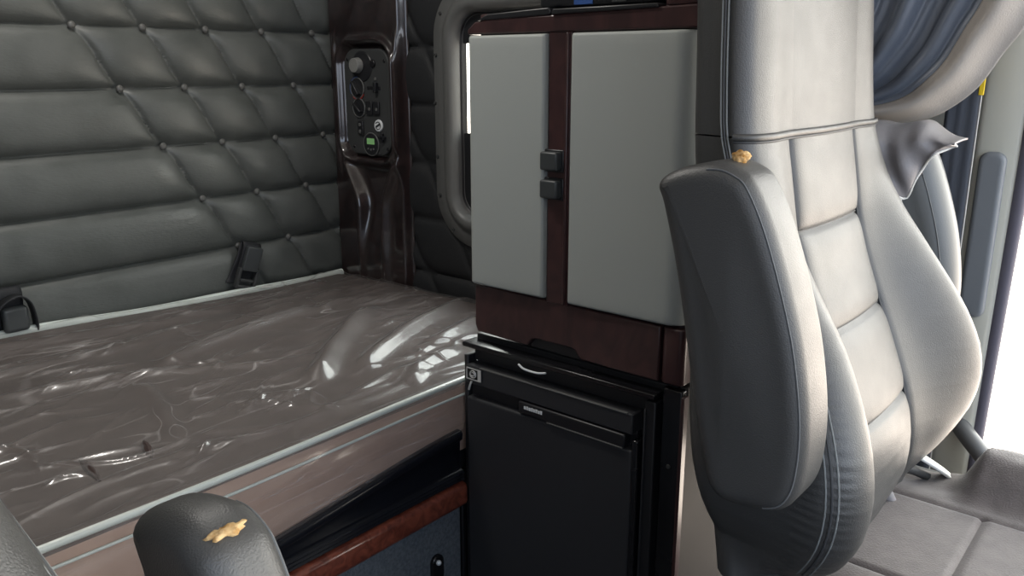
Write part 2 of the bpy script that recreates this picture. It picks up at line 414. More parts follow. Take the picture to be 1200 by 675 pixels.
# door side of the cab
t1 = struct('trim_1', (1.66, 0.4, FLOOR))
ysp = np.array([(0.262, 1.70), (0.262, 1.662), (0.264, 1.652), (0.272, 1.647), (0.29, 1.645), (0.318, 1.643), (0.327, 1.645), (0.331, 1.652), (0.333, 1.662),
                (0.40, 1.664), (0.56, 1.665), (0.575, 1.67), (0.575, 1.72)])
P = np.array([[(x + 0.004 * math.sin((z + .2) * 4), y + (0.008 * (1 - float(ss(-1.0, 0.2, z))) - 0.006 if y < 0.275 else 0), z) for (y, x) in ysp] for z in np.linspace(FLOOR + 0.35, TOP, 50)])
grid('pillar_trim', P, M['pale'], t1)
o = rrect(0.255, -0.30, 0.048, 0.155, 0.035, 8); o = o[(o[:, 0] > 0)]
prism_yz('pillar_pad', rrect(0.296, -0.29, 0.0215, 0.148, 0.017, 8), 1.630, 1.65, M['pad'], t1, r=0.009, rings=5)
t2 = struct('trim_2', (1.66, 0.25, FLOOR))
tube('weather_seal', [(1.660, 0.247 + 0.016 * (1 - ss(-1.0, 0.2, z)), z) for z in np.linspace(FLOOR + 0.36, 0.5, 40)], 0.0125, M['weather'], t2, n=12)
box('door_sill', (1.64, 1.70, -0.85, 0.262, FLOOR, FLOOR + 0.36), M['dash'], t2)
box('roof_rail', (1.64, 1.70, -0.95, 0.262, 0.5, TOP), M['liner'], t2)
box('windscreen_post', (1.64, 1.70, -0.95, -0.85, FLOOR, 0.5), M['liner'], t2)

# seat belt hanging at the pillar
sb = thing('seat_belt', 'dark vertical seat belt webbing hanging beside the door pillar behind the driver seat', 'seat belt', (1.60, 0.345, -0.78))
n = 40
P = np.array([[(1.612 + 0.002 * math.sin(z * 14) + 0.0022 * math.cos(j * 2.2), 0.322 + 0.052 * j / 8, z) for j in range(9)] for z in np.linspace(-0.76, 0.35, n)])
grid('webbing', P, M['webbing'], sb, solid=0.0015)
tube('edge_highlight', [(1.611 + 0.002 * math.sin(z * 14), 0.3215, z) for z in np.linspace(-0.76, 0.35, n)], 0.0009, M['backing'], sb, n=6)  # pale tube stands in for the highlight on the pillar panel's edge
box('anchor_plate', (1.603, 1.622, 0.318, 0.378, -0.79, -0.74), M['charcoal'], sb)
box('yellow_tag', (1.6065, 1.610, 0.3185, 0.3265, -0.047, 0.03), M['yellow'], sb, bevel=0.001)

# grab handle by the door
gh = thing('grab_handle', 'smooth grey tube grab handle curving down beside the door opening', 'handle', (1.62, 0.22, -0.80))
tube('grip', spline([(1.655, 0.295, -0.645), (1.635, 0.278, -0.655), (1.62, 0.258, -0.668), (1.615, 0.235, -0.69), (1.615, 0.212, -0.725), (1.62, 0.195, -0.775), (1.625, 0.19, -0.86)], 36), 0.0165, M['grey'], gh, n=14)
bm = bmesh.new(); bmesh.ops.create_cone(bm, cap_ends=True, segments=20, radius1=0.026, radius2=0.022, depth=0.01)
bmesh.ops.transform(bm, matrix=Matrix.Translation((1.652, 0.295, -0.645)) @ Matrix.Rotation(math.pi / 2, 4, 'Y'), verts=bm.verts)
bm_obj('mounting_flange', bm, M['grey'], gh)

# ---------------------------------------------------------------- corner pillar with the bunk controls
cp = thing('control_pillar', 'glossy dark burl corner panel carrying the bunk controls, between quilted wall and window', 'control panel', (1.70, 2.02, -0.66))
pc, ph, pr = (1.991, -0.105), (0.106, 0.160), 0.05
ys = np.linspace(1.835, 2.178, 120); zs = np.linspace(-0.70, TOP, 330)
Y, Z = np.meshgrid(ys, zs)
q = in_rr(Y, Z, pc, ph, pr)                                # distance outside the control plate
x = np.full_like(Y, 1.690)
edge = 1 - ss(0.150, 0.1715, np.abs(Y - 2.0065)); x = x + 0.028 * (1 - edge)
above = ss(0.055, 0.09, Z)
x -= 0.020 * np.exp(-((q - 0.020) / 0.010) ** 2)            # rim
x += 0.010 * (q < 0.006) * 1.0
for sgn in (1, -1):                                          # upright flutes each side of the rim
    yc = 1.9965 + sgn * (0.139 - 0.0 * Z)
    fade = (1 - ss(0.05, 0.12, Z)) * ss(-0.36, -0.27, Z)
    x -= 0.012 * np.exp(-((Y - yc) / 0.008) ** 2) * fade
low = 1 - ss(-0.30, -0.255, Z)                               # the neck under the plate
t = np.clip((-0.255 - Z) / 0.17, 0, 1)
wn = 0.118 - 0.062 * (t * t * (3 - 2 * t))
yc = 1.985 - 0.005 * t
dcen = np.abs(Y - yc)
x -= low * 0.024 * np.exp(-((dcen - wn) / 0.016) ** 2) * (1 - 0.75 * ss(-0.45, -0.60, Z) * 0 - 0.5 * ss(0.0, 0.25, -0.42 - Z))
x += low * 0.016 * (1 - ss(wn * 0.5, wn * 0.95, dcen)) * (1 - ss(0.0, 0.22, -0.42 - Z))
x -= low * 0.020 * ss(0.10, 0.26, -0.30 - Z) * np.exp(-(dcen / 0.07) ** 2)
x -= 0.008 * above * np.exp(-((Y - 2.0) / 0.12) ** 2)
grid('burl_panel', np.stack([x, Y, Z], -1), M['burl'], cp)
plate = prism_yz('control_plate', rrect(pc[0], pc[1], ph[0] - 0.004, ph[1] - 0.004, pr), 1.6865, 1.702, M['charcoal'], cp, r=0.004)
XP = 1.6865
def disc(name, y, z, r, x0, x1, m, parent, r2=None, seg=28, bevel=0.0012):
    bm = bmesh.new(); bmesh.ops.create_cone(bm, cap_ends=True, segments=seg, radius1=r, radius2=r2 or r, depth=abs(x1 - x0))
    bmesh.ops.transform(bm, matrix=Matrix.Translation(((x0 + x1) / 2, y, z)) @ Matrix.Rotation(-math.pi / 2, 4, 'Y'), verts=bm.verts)
    return bm_obj(name, bm, m, parent, bevel=bevel)
def ringm(name, y, z, r, w, x0, m, parent, a0=0, a1=360, d=0.002):
    n = 40; full = a1 - a0 >= 360; bm = bmesh.new(); A = []
    for k in range(n + (0 if full else 1)):
        a = math.radians(a0 + (a1 - a0) * k / n); c, s = math.cos(a), math.sin(a)
        A.append([bm.verts.new((xx, y + rr * c, z + rr * s)) for xx, rr in ((x0, r), (x0 - d, r - w * .3), (x0 - d, r - w * .7), (x0, r - w))])
    for k in range(n):
        B, Cc = A[k], A[(k + 1) % len(A)]
        for i in range(3): bm.faces.new((B[i], Cc[i], Cc[i + 1], B[i + 1]))
    return bm_obj(name, bm, m, parent)
disc('speaker_ring', 2.008, 0.000, 0.046, XP, XP - 0.003, M['black'], plate, 0.043)
kn = disc('volume_knob', 2.022, 0.003, 0.0235, XP - 0.003, XP - 0.022, M['knob'], plate, 0.021)
disc('knob_button', 1.957, 0.008, 0.012, XP - 0.001, XP - 0.006, M['black_gloss'], plate, 0.010)
# temperature dial: ring, half blue and half red, with a bar grip
disc('dial_base', 2.031, -0.064, 0.031, XP, XP - 0.004, M['black'], plate, 0.029)
ringm('dial_ring_white', 2.031, -0.064, 0.032, 0.004, XP - 0.003, M['grey'], plate, 0, 360)
ringm('dial_ring_blue', 2.031, -0.064, 0.0345, 0.0025, XP - 0.002, M['blue'], plate, -30, 100)
ringm('dial_ring_red', 2.031, -0.064, 0.0345, 0.0025, XP - 0.002, M['redprint'], plate, 210, 310)
bm = bmesh.new(); add_box(bm, XP - 0.018, XP - 0.003, 2.026, 2.036, -0.088, -0.040)
bmesh.ops.rotate(bm, verts=bm.verts, cent=(0, 2.031, -0.064), matrix=Matrix.Rotation(math.radians(-35), 3, 'X'))
bm_obj('dial_grip', bm, M['black'], plate, bevel=0.002)
box('slide_slot', (XP - 0.002, XP, 1.928, 1.988, -0.067, -0.058), M['black_gloss'], plate, bevel=0.0008)
box('slide_lever', (XP - 0.014, XP - 0.001, 1.937, 1.949, -0.076, -0.046), M['black'], plate, bevel=0.002)
disc('indicator', 1.949, -0.036, 0.005, XP, XP - 0.003, M['grey'], plate)
disc('fan_dial_base', 2.027, -0.122, 0.0285, XP, XP - 0.004, M['black'], plate, 0.027)
ringm('fan_dial_ring', 2.027, -0.122, 0.0295, 0.004, XP - 0.003, M['grey'], plate)
bm = bmesh.new(); add_box(bm, XP - 0.016, XP - 0.003, 2.023, 2.031, -0.142, -0.102)
bmesh.ops.rotate(bm, verts=bm.verts, cent=(0, 2.027, -0.122), matrix=Matrix.Rotation(math.radians(-50), 3, 'X'))
bm_obj('dial_grip', bm, M['black'], plate, bevel=0.002)
for yy in (1.979, 1.947):
    sw = box('rocker_switch', (XP - 0.007, XP, yy - 0.0135, yy + 0.0135, -0.141, -0.101), M['black'], plate)
    disc('switch_dot', yy - 0.004, -0.124, 0.005, XP - 0.007, XP - 0.0085, M['grey'], sw)
sw = box('rocker_switch', (XP - 0.007, XP, 2.010, 2.034, -0.204, -0.160), M['black'], plate)
for dz in (-0.172, -0.192): disc('switch_dot', 2.022, dz, 0.0055, XP - 0.007, XP - 0.0085, M['grey'], sw)
disc('socket_cap', 1.941, -0.172, 0.0185, XP, XP - 0.005, M['white'], plate, 0.017)
ringm('socket_mark', 1.941, -0.172, 0.0125, 0.003, XP - 0.0045, M['black'], plate, 30, 330)
bm = bmesh.new(); add_box(bm, XP - 0.0065, XP - 0.0045, 1.931, 1.951, -0.174, -0.169)
bmesh.ops.rotate(bm, verts=bm.verts, cent=(0, 1.941, -0.172), matrix=Matrix.Rotation(math.radians(-25), 3, 'X'))
bm_obj('socket_mark', bm, M['black'], plate)
disc('gauge', 1.977, -0.229, 0.0345, XP, XP - 0.005, M['black'], plate, 0.033)
ringm('gauge_bezel', 1.977, -0.229, 0.036, 0.004, XP - 0.003, M['grey'], plate)
box('gauge_screen', (XP - 0.0062, XP - 0.005, 1.960, 1.994, -0.229, -0.211), M['lcd'], plate, bevel=0.0005)
for k in (-1, 0, 1): disc('gauge_key', 1.977 + 0.012 * k, -0.243 - 0.002 * (k == 0), 0.0035, XP - 0.005, XP - 0.0065, M['grey'], plate, seg=12)
bm = bmesh.new(); add_box(bm, XP - 0.009, XP, 1.921, 1.929, -0.222, -0.194); add_box(bm, XP - 0.009, XP, 1.911, 1.939, -0.212, -0.203)
bm_obj('plug_cap', bm, M['black'], plate, bevel=0.001)
for (yy, zz) in ((2.075, 0.02), (1.908, 0.015), (2.06, -0.24), (1.905, -0.24)):
    disc('screw', yy, zz, 0.005, XP, XP - 0.002, M['black_gloss'], plate, seg=12)

# ---------------------------------------------------------------- bunk
bb = thing('bunk_base', 'bunk base with black lip, red burl strip and grey carpeted front under the mattress', 'bunk', (0.6, 1.6, FLOOR))
BX0, BX1 = -0.55, 1.705
box('platform', (BX0, BX1, 1.155, 2.16, -0.85, -0.812), M['black'], bb)
# the lip in front of the mattress, higher towards the fridge
xsn = np.linspace(BX0, 1.178, 60)
def liptop(x): return -0.800 + 0.055 * ss(0.55, 1.25, x)
P = []
for xx in xsn:
    zt = float(liptop(xx))
    P.append([(xx, 1.150, -0.86), (xx, 1.1500, zt - 0.004), (xx, 1.146, zt), (xx, 1.134, zt), (xx, 1.129, zt - 0.005), (xx, 1.130, zt - 0.020), (xx, 1.137, zt - 0.026), (xx, 1.139, -0.835),
              (xx, 1.128, -0.838), (xx, 1.126, -0.842), (xx, 1.130, -0.846), (xx, 1.126, -0.850), (xx, 1.130, -0.854), (xx, 1.126, -0.858), (xx, 1.130, -0.862), (xx, 1.14, -0.864)])
grid('lip', np.array(P), M['navy'], bb)
P = []
for xx in np.linspace(BX0, 1.178, 20):
    P.append([(xx, 1.150, -0.864), (xx, 1.128, -0.865), (xx, 1.1215, -0.868), (xx, 1.1185, -0.876), (xx, 1.1185, -0.906), (xx, 1.121, -0.914), (xx, 1.127, -0.918), (xx, 1.150, -0.919)])
grid('burl_strip', np.array(P), M['redburl'], bb)
box('carpet_panel', (BX0, 1.178, 1.140, 1.165, FLOOR, -0.917), M['carpet'], bb)
box('end_panel', (1.19, BX1, 1.145, 2.16, FLOOR, -0.86), M['black'], bb)
la = prism_yz('latch', rrect(0, 0, 0.001, 0.001, 0.0005, 2), 0, 0.001, M['black'], bb) if False else None
bm = bmesh.new()
oo = rrect(1.100, -1.045, 0.017, 0.036, 0.0165, 8)
fr_ = [bm.verts.new((p[0], 1.131, p[1])) for p in oo]; bk = [bm.verts.new((p[0], 1.141, p[1])) for p in oo]
bm.faces.new(fr_)
for k in range(len(oo)): bm.faces.new((fr_[k], fr_[(k + 1) % len(oo)], bk[(k + 1) % len(oo)], bk[k]))
lt = bm_obj('latch', bm, M['black_gloss'], bb, bevel=0.003)
bm = bmesh.new(); bmesh.ops.create_uvsphere(bm, u_segments=14, v_segments=8, radius=0.006)
bmesh.ops.translate(bm, verts=bm.verts, vec=(1.098, 1.129, -1.024)); bm_obj('latch_stud', bm, M['white'], lt)

mt = thing('mattress', 'grey-brown bunk mattress still sealed in creased clear plastic', 'mattress', (0.6, 1.65, -0.812))
MX0, MX1, MY0, MY1 = -0.42, 1.70, 1.152, 2.168
def topz(x, y):
    crown = 0.012 * np.clip(np.sin(np.pi * (x - MX0) / (MX1 - MX0)), 0, 1) ** 0.5 * np.sin(np.pi * np.clip((y - MY0) / (MY1 - MY0), 0, 1)) ** 0.5
    rear = 0.030 * ss(1.95, 2.15, y) * ss(1.45, 0.55, x) - 0.006 * ss(1.9, 2.16, y)
    e = np.minimum.reduce([x - MX0, MX1 - x, MY1 - y, y - MY0 + 0.02])
    return -0.650 + crown + rear - 0.02 * (1 - ss(0, 0.035, e))
xs = np.linspace(MX0, MX1, 90); ys = np.linspace(MY0, MY1, 60)
Xg, Yg = np.meshgrid(xs, ys, indexing='ij')
Zt = topz(Xg, Yg)
# body: top, front, sides, bottom in one closed sheet
rows = []
P = np.stack([Xg, Yg, Zt], -1)
front = np.stack([np.stack([xs, np.full_like(xs, MY0 - 0.006), np.full_like(xs, -0.675)], -1), np.stack([xs, np.full_like(xs, MY0 - 0.008), np.full_like(xs, -0.74)], -1),
                  np.stack([xs, np.full_like(xs, MY0 + 0.002), np.full_like(xs, -0.806)], -1)], 1)
back = np.stack([np.stack([xs, np.full_like(xs, MY1), np.full_like(xs, -0.70)], -1), np.stack([xs, np.full_like(xs, MY1), np.full_like(xs, -0.806)], -1)], 1)
top_only = P
grid('mattress_top', top_only, M['fabric'], mt)
side = np.concatenate([P[:, :1], front, back[:, ::-1], P[:, -1:]], 1)
grid('mattress_side', side, M['fabric_side'], mt, capA=True, capB=True)
def rail(zoff, yoff, r, nm):
    tube(nm, [(x, MY0 - 0.004 + yoff, -0.640 + zoff + 0.002 * math.sin(x * 7)) for x in np.linspace(MX0 + .01, MX1 - .01, 60)], r, M['piping'], mt, n=10)
rail(-0.002, -0.002, 0.0062, 'edge_piping'); rail(-0.034, -0.006, 0.0026, 'lower_piping')
tube('rear_piping', [(x, 2.150, float(topz(np.array(x), np.array(2.148))) + 0.008 + 0.003 * math.sin(x * 11)) for x in np.linspace(MX0 + .01, MX1 - .02, 60)], 0.013, M['piping'], mt, n=10)
for (a, b) in (((0.513, 1.385), (0.500, 1.284)), ((0.616, 1.372), (0.594, 1.300))):
    a, b = np.array(a), np.array(b); d = b - a; bm = bmesh.new()
    pts = [a + d * k / 10 for k in range(11)]
    add_tube(bm, [(p[0], p[1], float(topz(p[0], p[1])) - 0.0005) for p in pts], [0.002 + 0.0065 * math.sin(math.pi * (k + .2) / 10.4) for k in range(11)], 8)
    bm_obj('tuft_slot', bm, M['tuft'], mt)

# clear wrap: creased sheet over the top and down the front
WX0, WX1 = -0.40, 1.705
xs = np.linspace(WX0, WX1, 720); vs = np.linspace(0, 1.22, 400)          # v: 0..0.16 the front drop, then the top
Xg, V = np.meshgrid(xs, vs, indexing='ij')
ytop = MY0 - 0.012 + np.clip(V - 0.165, 0, None) * (MY1 - MY0 + 0.02) / 1.055
H = np.zeros_like(Xg)
KEEP = np.ones_like(Xg)
def ridge(pts, amp, wid, taper=0.2, sharp=1.0, clear=False):
    """a fold of film along a polyline in (x, y)"""
    global H
    P2 = spline(pts, 24); best = np.full(Xg.shape, 9.0); tt = np.zeros_like(Xg); cx0, cx1 = P2[:, 0].min() - 0.1, P2[:, 0].max() + 0.1
    i0, i1 = np.searchsorted(xs, cx0), np.searchsorted(xs, cx1)
    if i1 <= i0: return
    sx, sy = Xg[i0:i1], ytop[i0:i1]; bs = np.full(sx.shape, 9.0); tb = np.zeros_like(sx)
    for k in range(len(P2) - 1):
        a, d = P2[k], P2[k + 1] - P2[k]; l2 = d @ d + 1e-12
        t = np.clip(((sx - a[0]) * d[0] + (sy - a[1]) * d[1]) / l2, 0, 1)
        dd = np.hypot(sx - a[0] - t * d[0], sy - a[1] - t * d[1]); m_ = dd < bs
        bs = np.where(m_, dd, bs); tb = np.where(m_, (k + t) / (len(P2) - 1), tb)
    env = ss(0, taper, tb) * ss(1, 1 - taper, tb)
    if clear: KEEP[i0:i1] *= 1 - env * np.exp(-np.power(bs / (wid * 2.2), 4))
    H[i0:i1] += (KEEP[i0:i1] if sharp > 1 else 1) * amp * env * np.exp(-np.power(bs / wid, 1.4 if sharp > 1 else 2.0))
big = [([(0.956, 1.342), (1.04, 1.41), (1.116, 1.477), (1.28, 1.60), (1.46, 1.71)], 0.032, 0.026),
       ([(1.06, 1.32), (1.14, 1.375), (1.25, 1.43), (1.40, 1.493), (1.60, 1.54), (1.70, 1.56)], 0.022, 0.025),
       ([(0.80, 1.68), (0.90, 1.72), (1.02, 1.755), (1.20, 1.79), (1.38, 1.80)], 0.024, 0.022),
       ([(1.30, 1.36), (1.50, 1.40), (1.69, 1.42)], 0.014, 0.022),
       ([(0.735, 1.64), (0.715, 1.52), (0.68, 1.40), (0.652, 1.28)], 0.011, 0.018),
       ([(0.40, 1.70), (0.55, 1.745), (0.737, 1.677), (0.86, 1.60), (0.96, 1.54), (1.15, 1.47)], 0.011, 0.017),
       ([(0.42, 1.86), (0.60, 1.90), (0.85, 1.88), (1.10, 1.93)], 0.011, 0.018),
       ([(0.30, 1.98), (0.63, 2.06), (1.0, 2.0), (1.3, 2.04)], 0.010, 0.018),
       ([(0.36, 1.24), (0.56, 1.27), (0.80, 1.23), (1.0, 1.215), (1.3, 1.24)], 0.005, 0.012),
       ([(0.95, 1.33), (0.90, 1.27), (0.93, 1.21)], 0.006, 0.010), ([(0.93, 1.345), (0.86, 1.37), (0.80, 1.33)], 0.006, 0.010),
       ([(1.45, 1.25), (1.55, 1.33), (1.69, 1.37)], 0.007, 0.014), ([(1.1, 1.20), (1.2, 1.27), (1.35, 1.30)], 0.011, 0.017)]
for q_, a in enumerate(big): ridge(*a, clear=q_ < 5)
for k in range(260):
    x0 = rng.uniform(0.2, 1.65); y0 = rng.uniform(1.18, 2.12); L = rng.uniform(0.06, 0.32)
    ang = rng.normal(0.15, 0.28) if rng.random() < 0.85 else rng.uniform(0, math.pi)
    c, s = math.cos(ang), math.sin(ang); kx = rng.normal(0, 0.12) * L
    ridge([(x0 - c * L / 2, y0 - s * L / 2), (x0 - s * kx, y0 + c * kx), (x0 + c * L / 2, y0 + s * L / 2)], rng.uniform(0.0022, 0.0075), rng.uniform(0.004, 0.010), 0.4, 2)
Hs = 0.002 * np.sin(Xg * 17 + 3 * np.sin(V * 9)) * np.sin(V * 21 + 2 * np.sin(Xg * 6))
base_top = topz(Xg, np.clip(ytop, MY0, MY1))
zb = liptop(Xg) - 0.004                                                   # front drop runs down behind the lip
tfr = np.clip(V / 0.165, 0, 1)
zfront = zb + (-0.632 - zb) * tfr
zc = np.where(V < 0.165, zfront, np.maximum(base_top + 0.0045 + H + np.maximum(Hs, -0.002), base_top + 0.0025))
lip_r = np.exp(-((V - 0.172) / 0.02) ** 2)
zc = zc + np.where(V >= 0.165, (-0.631 - zc) * np.clip(lip_r, 0, 1) * 0.9, 0)
fw = 0.0026 * np.sin(V * 75 + 5 * np.sin(Xg * 2.6) + 2 * np.sin(Xg * 7.1)) + 0.0007 * np.sin(V * 160 + 7 * np.sin(Xg * 4.3)) + 0.0006 * np.sin(Xg * 31 + V * 60)
yc = np.where(V < 0.165, MY0 - 0.0145 - 0.005 * np.sin(np.pi * tfr) + fw * np.sin(np.pi * np.clip(tfr, 0.05, 1)), ytop)
rearlift = ss(1.14, 1.22, V)
zc = zc + 0.016 * rearlift
grid('plastic_wrap', np.stack([Xg, yc, zc], -1), M['wrap'], mt)

# restraint straps lying against the rear wall
def strap(name, label, c, tilt, buckle=True):
    t = thing(name, label, 'strap', (c[0], Yb - 0.05, c[1] - 0.12), 'bunk restraint straps')
    w = 0.030
    def ribbon(nm, pts, m, par, ww=w, th=0.003):
        S = spline(pts, 26); dirx = Vector((math.cos(tilt), 0, math.sin(tilt)))
        P = np.array([[tuple(Vector(p) + dirx * s) for s in np.linspace(-ww, ww, 6)] for p in S])
        return grid(nm, P, m, par, solid=th)
    cx_, cz_ = c; s_, k_ = math.sin(tilt), math.cos(tilt)
    def at(a, d, dx=0): return (cx_ - a * s_ * -1 * -1 + dx, Yb - d, cz_ + a * k_)
    ribbon('webbing', [at(-0.096, 0.026), at(-0.07, 0.040), at(0.0, 0.052), at(0.022, 0.047), at(0.026, 0.034)], M['strap'], t)
    ribbon('webbing_tail', [at(0.026, 0.030, -0.012), at(-0.02, 0.036, -0.022), at(-0.07, 0.030, -0.030), at(-0.092, 0.033, -0.040)], M['strap'], t, 0.018)
    if buckle:
        bk_ = thing('x', '', '', (0, 0, 0)); bpy.data.objects.remove(bk_)
        bm = bmesh.new(); add_box(bm, -0.026, 0.026, -0.010, 0.006, -0.062, 0.012)
        Mx = Matrix.Translation(at(0.002, 0.062)) @ Matrix.Rotation(-tilt, 4, 'Y') @ Matrix.Rotation(0.15, 4, 'X')
        bmesh.ops.transform(bm, matrix=Mx, verts=bm.verts)
        b1 = bm_obj('buckle', bm, M['latch'], t, bevel=0.004, seg=3)
        bm = bmesh.new()
        for lim in ((-0.034, -0.024, -0.008, 0.006, -0.115, -0.055), (0.024, 0.034, -0.008, 0.006, -0.115, -0.055), (-0.034, 0.034, -0.008, 0.006, -0.117, -0.107), (-0.022, 0.022, -0.006, 0.003, -0.097, -0.088)):
            add_box(bm, *lim)
        bmesh.ops.transform(bm, matrix=Mx, verts=bm.verts)
        bm_obj('buckle_frame', bm, M['charcoal'], b1, bevel=0.002)
    return t
strap('restraint_strap', 'black bunk strap with buckle, hanging on the quilted wall below its last button row', (1.352, -0.530), -0.30)
t = strap('restraint_strap', 'black looped bunk strap at the left end of the rear wall', (0.690, -0.535), 0.0, False)
S = spline([(0.645, Yb - 0.05, -0.62), (0.655, Yb - 0.075, -0.555), (0.695, Yb - 0.08, -0.528), (0.725, Yb - 0.07, -0.548), (0.737, Yb - 0.06, -0.60), (0.738, Yb - 0.05, -0.63)], 30)
grid('loop', np.array([[(p[0], p[1] - 0.010 + s, p[2]) for s in (0, 0.01, 0.02, 0.03)] for p in S]), M['strap'], t, solid=0.004)
prism = bmesh.new(); add_box(prism, 0.664, 0.722, Yb - 0.075, Yb - 0.055, -0.615, -0.553)
bm_obj('buckle', prism, M['latch'], t, bevel=0.012, seg=4)

# ---------------------------------------------------------------- cabinet over the fridge
Xc = 1.200
cab = thing('wardrobe_cabinet', 'grey two-door wall cabinet with dark cherry frame, standing above the black fridge', 'cabinet', (1.45, 0.87, -0.53))
CY0, CY1 = 0.632, 1.112
def outline_xy(x0, x1, y0, y1, r):
    return rrect((x0 + x1) / 2, (y0 + y1) / 2, (x1 - x0) / 2, (y1 - y0) / 2, r, 6)
def prism_z(name, out, z0, z1, m, parent, r=0.003, zcurve=None):
    out = np.array(out, float); nx = np.roll(out, -1, 0) - np.roll(out, 1, 0); nrm = np.stack([nx[:, 1], -nx[:, 0]], 1)
    nrm /= np.linalg.norm(nrm, axis=1)[:, None] + 1e-9
    R = []
    for k in range(5):
        a = math.pi / 2 * k / 4; R.append((out - nrm * r * (1 - math.sin(a)), z0 + r * (1 - math.cos(a))))
    for k in range(5):
        a = math.pi / 2 * k / 4; R.append((out - nrm * r * (1 - math.cos(a)), z1 - r * (1 - math.sin(a))))
    P = np.array([[(p[0], p[1], z) for p in o2] for o2, z in R])
    return link(name, grid_mesh(name, P, closed=True, capA=True, capB=True), m, parent)
prism_z('carcass', outline_xy(Xc + 0.012, 1.69, CY0 + 0.004, CY1 - 0.004, 0.02), -0.50, 0.094, M['cherry'], cab)
def door(name, y0, y1, rl, rr, lab=None):
    """door leaf with its own edge rounding at either side; bulges a little"""
    n = 50; cols = []
    yy = np.concatenate([y1 - rl * (1 - np.cos(np.linspace(0, math.pi / 2, 9)))[::1], np.linspace(y1 - rl, y0 + rr, n)[1:-1], y0 + rr * (1 - np.cos(np.linspace(math.pi / 2, 0, 13)))])
    def xf(y):
        a = 0.0
        if y > y1 - rl: a = rl * (1 - math.sqrt(max(0, 1 - ((y - (y1 - rl)) / rl) ** 2)))
        if y < y0 + rr: a = rr * (1 - math.sqrt(max(0, 1 - (((y0 + rr) - y) / rr) ** 2)))
        return Xc - 0.014 + a
    zr = 0.006; z0, z1 = -0.421, 0.055; P = []
    zz = [(z0, 0.02), (z0, 0.006)] + [(z0 + zr * (1 - math.cos(a)), zr * (1 - math.sin(a))) for a in np.linspace(0, math.pi / 2, 5)] + \
         [(z, 0) for z in np.linspace(z0 + zr, z1 - zr, 30)[1:-1]] + [(z1 - zr * (1 - math.cos(a)), zr * (1 - math.sin(a))) for a in np.linspace(math.pi / 2, 0, 5)] + [(z1, 0.006), (z1, 0.02)]
    for z, d in zz:
        row = [(xf(y) + d, y, z) for y in yy]
        row = [(Xc + 0.014, yy[0], z)] + row + [(Xc + 0.014, yy[-1], z)]
        P.append(row)
    me = grid_mesh(name, np.array(P)); return link(name, me, M['door'], cab)
dl = door('door', 0.926, 1.110, 0.012, 0.006)
dr = door('door', 0.636, 0.869, 0.006, 0.034)
box('centre_stile', (Xc - 0.006, Xc + 0.014, 0.872, 0.922, -0.428, 0.058), M['cherry'], cab, bevel=0.002)
box('stile_bead', (Xc - 0.011, Xc - 0.003, 0.8765, 0.8825, -0.426, 0.056), M['cherry'], cab, bevel=0.002)
for zc_ in (-0.163, -0.213):
    lb = box('latch', (Xc - 0.024, Xc - 0.004, 0.889, 0.927, zc_ - 0.0165, zc_ + 0.0165), M['latch'], cab, bevel=0.004, seg=3)
    box('latch_base', (Xc - 0.009, Xc - 0.003, 0.884, 0.929, zc_ - 0.020, zc_ + 0.020), M['black'], lb, bevel=0.002)
# cherry apron with finger pull
bm = bmesh.new()
oo = [(1.110, -0.426), (1.110, -0.512), (1.098, -0.522), (0.968, -0.524), (0.962, -0.519), (0.955, -0.509), (0.945, -0.506), (0.862, -0.506), (0.852, -0.509), (0.845, -0.518), (0.838, -0.524),
      (0.675, -0.526), (0.675, -0.426)]
f_ = [bm.verts.new((Xc - 0.008 + 0.010 * max(0, (p[0] - 1.09) / 0.02) ** 2, p[0], p[1])) for p in oo]; b_ = [bm.verts.new((Xc + 0.02, p[0], p[1])) for p in oo]
bm.faces.new(f_)
for k in range(len(oo)): bm.faces.new((f_[k], f_[(k + 1) % len(oo)], b_[(k + 1) % len(oo)], b_[k]))
bm_obj('apron', bm, M['cherry'], cab, bevel=0.003, ang=0.5)
box('finger_pull', (Xc + 0.004, Xc + 0.016, 0.84, 0.966, -0.530, -0.500), M['black'], cab, bevel=0.003)
prism_z('apron_corner', outline_xy(Xc - 0.007, Xc + 0.06, 0.630, 0.6735, 0.012), -0.526, -0.426, M['cherry'], cab)
# header, black shelf edge above it
bm = bmesh.new()
oo = [(1.113, 0.057), (1.114, 0.066), (1.095, 0.079), (1.06, 0.084), (0.95, 0.0855), (0.632, 0.092), (0.632, 0.057)]
f_ = [bm.verts.new((Xc - 0.008, p[0], p[1])) for p in oo]; b_ = [bm.verts.new((Xc + 0.03, p[0], p[1])) for p in oo]
bm.faces.new(f_)
for k in range(len(oo)): bm.faces.new((f_[k], f_[(k + 1) % len(oo)], b_[(k + 1) % len(oo)], b_[k]))
bm_obj('header', bm, M['cherry'], cab, bevel=0.003)
bm = bmesh.new()
oo = [(1.090, 0.081), (1.062, 0.092), (0.960, 0.0965), (0.921, 0.098), (0.916, 0.092), (0.918, 0.086)]
f_ = [bm.verts.new((Xc - 0.010, p[0], p[1])) for p in oo]; b_ = [bm.verts.new((Xc + 0.30, p[0], p[1])) for p in oo]
bm.faces.new(f_); bm.faces.new(b_[::-1])
for k in range(len(oo)): bm.faces.new((f_[k], f_[(k + 1) % len(oo)], b_[(k + 1) % len(oo)], b_[k]))
bm_obj('shelf_edge', bm, M['black'], cab, bevel=0.002)
bm = bmesh.new()
oo = [(0.914, 0.086), (0.911, 0.095), (0.705, 0.096), (0.703, 0.089)]
f_ = [bm.verts.new((Xc - 0.012, p[0], p[1])) for p in oo]; b_ = [bm.verts.new((Xc + 0.30, p[0], p[1])) for p in oo]
bm.faces.new(f_); bm.faces.new(b_[::-1])
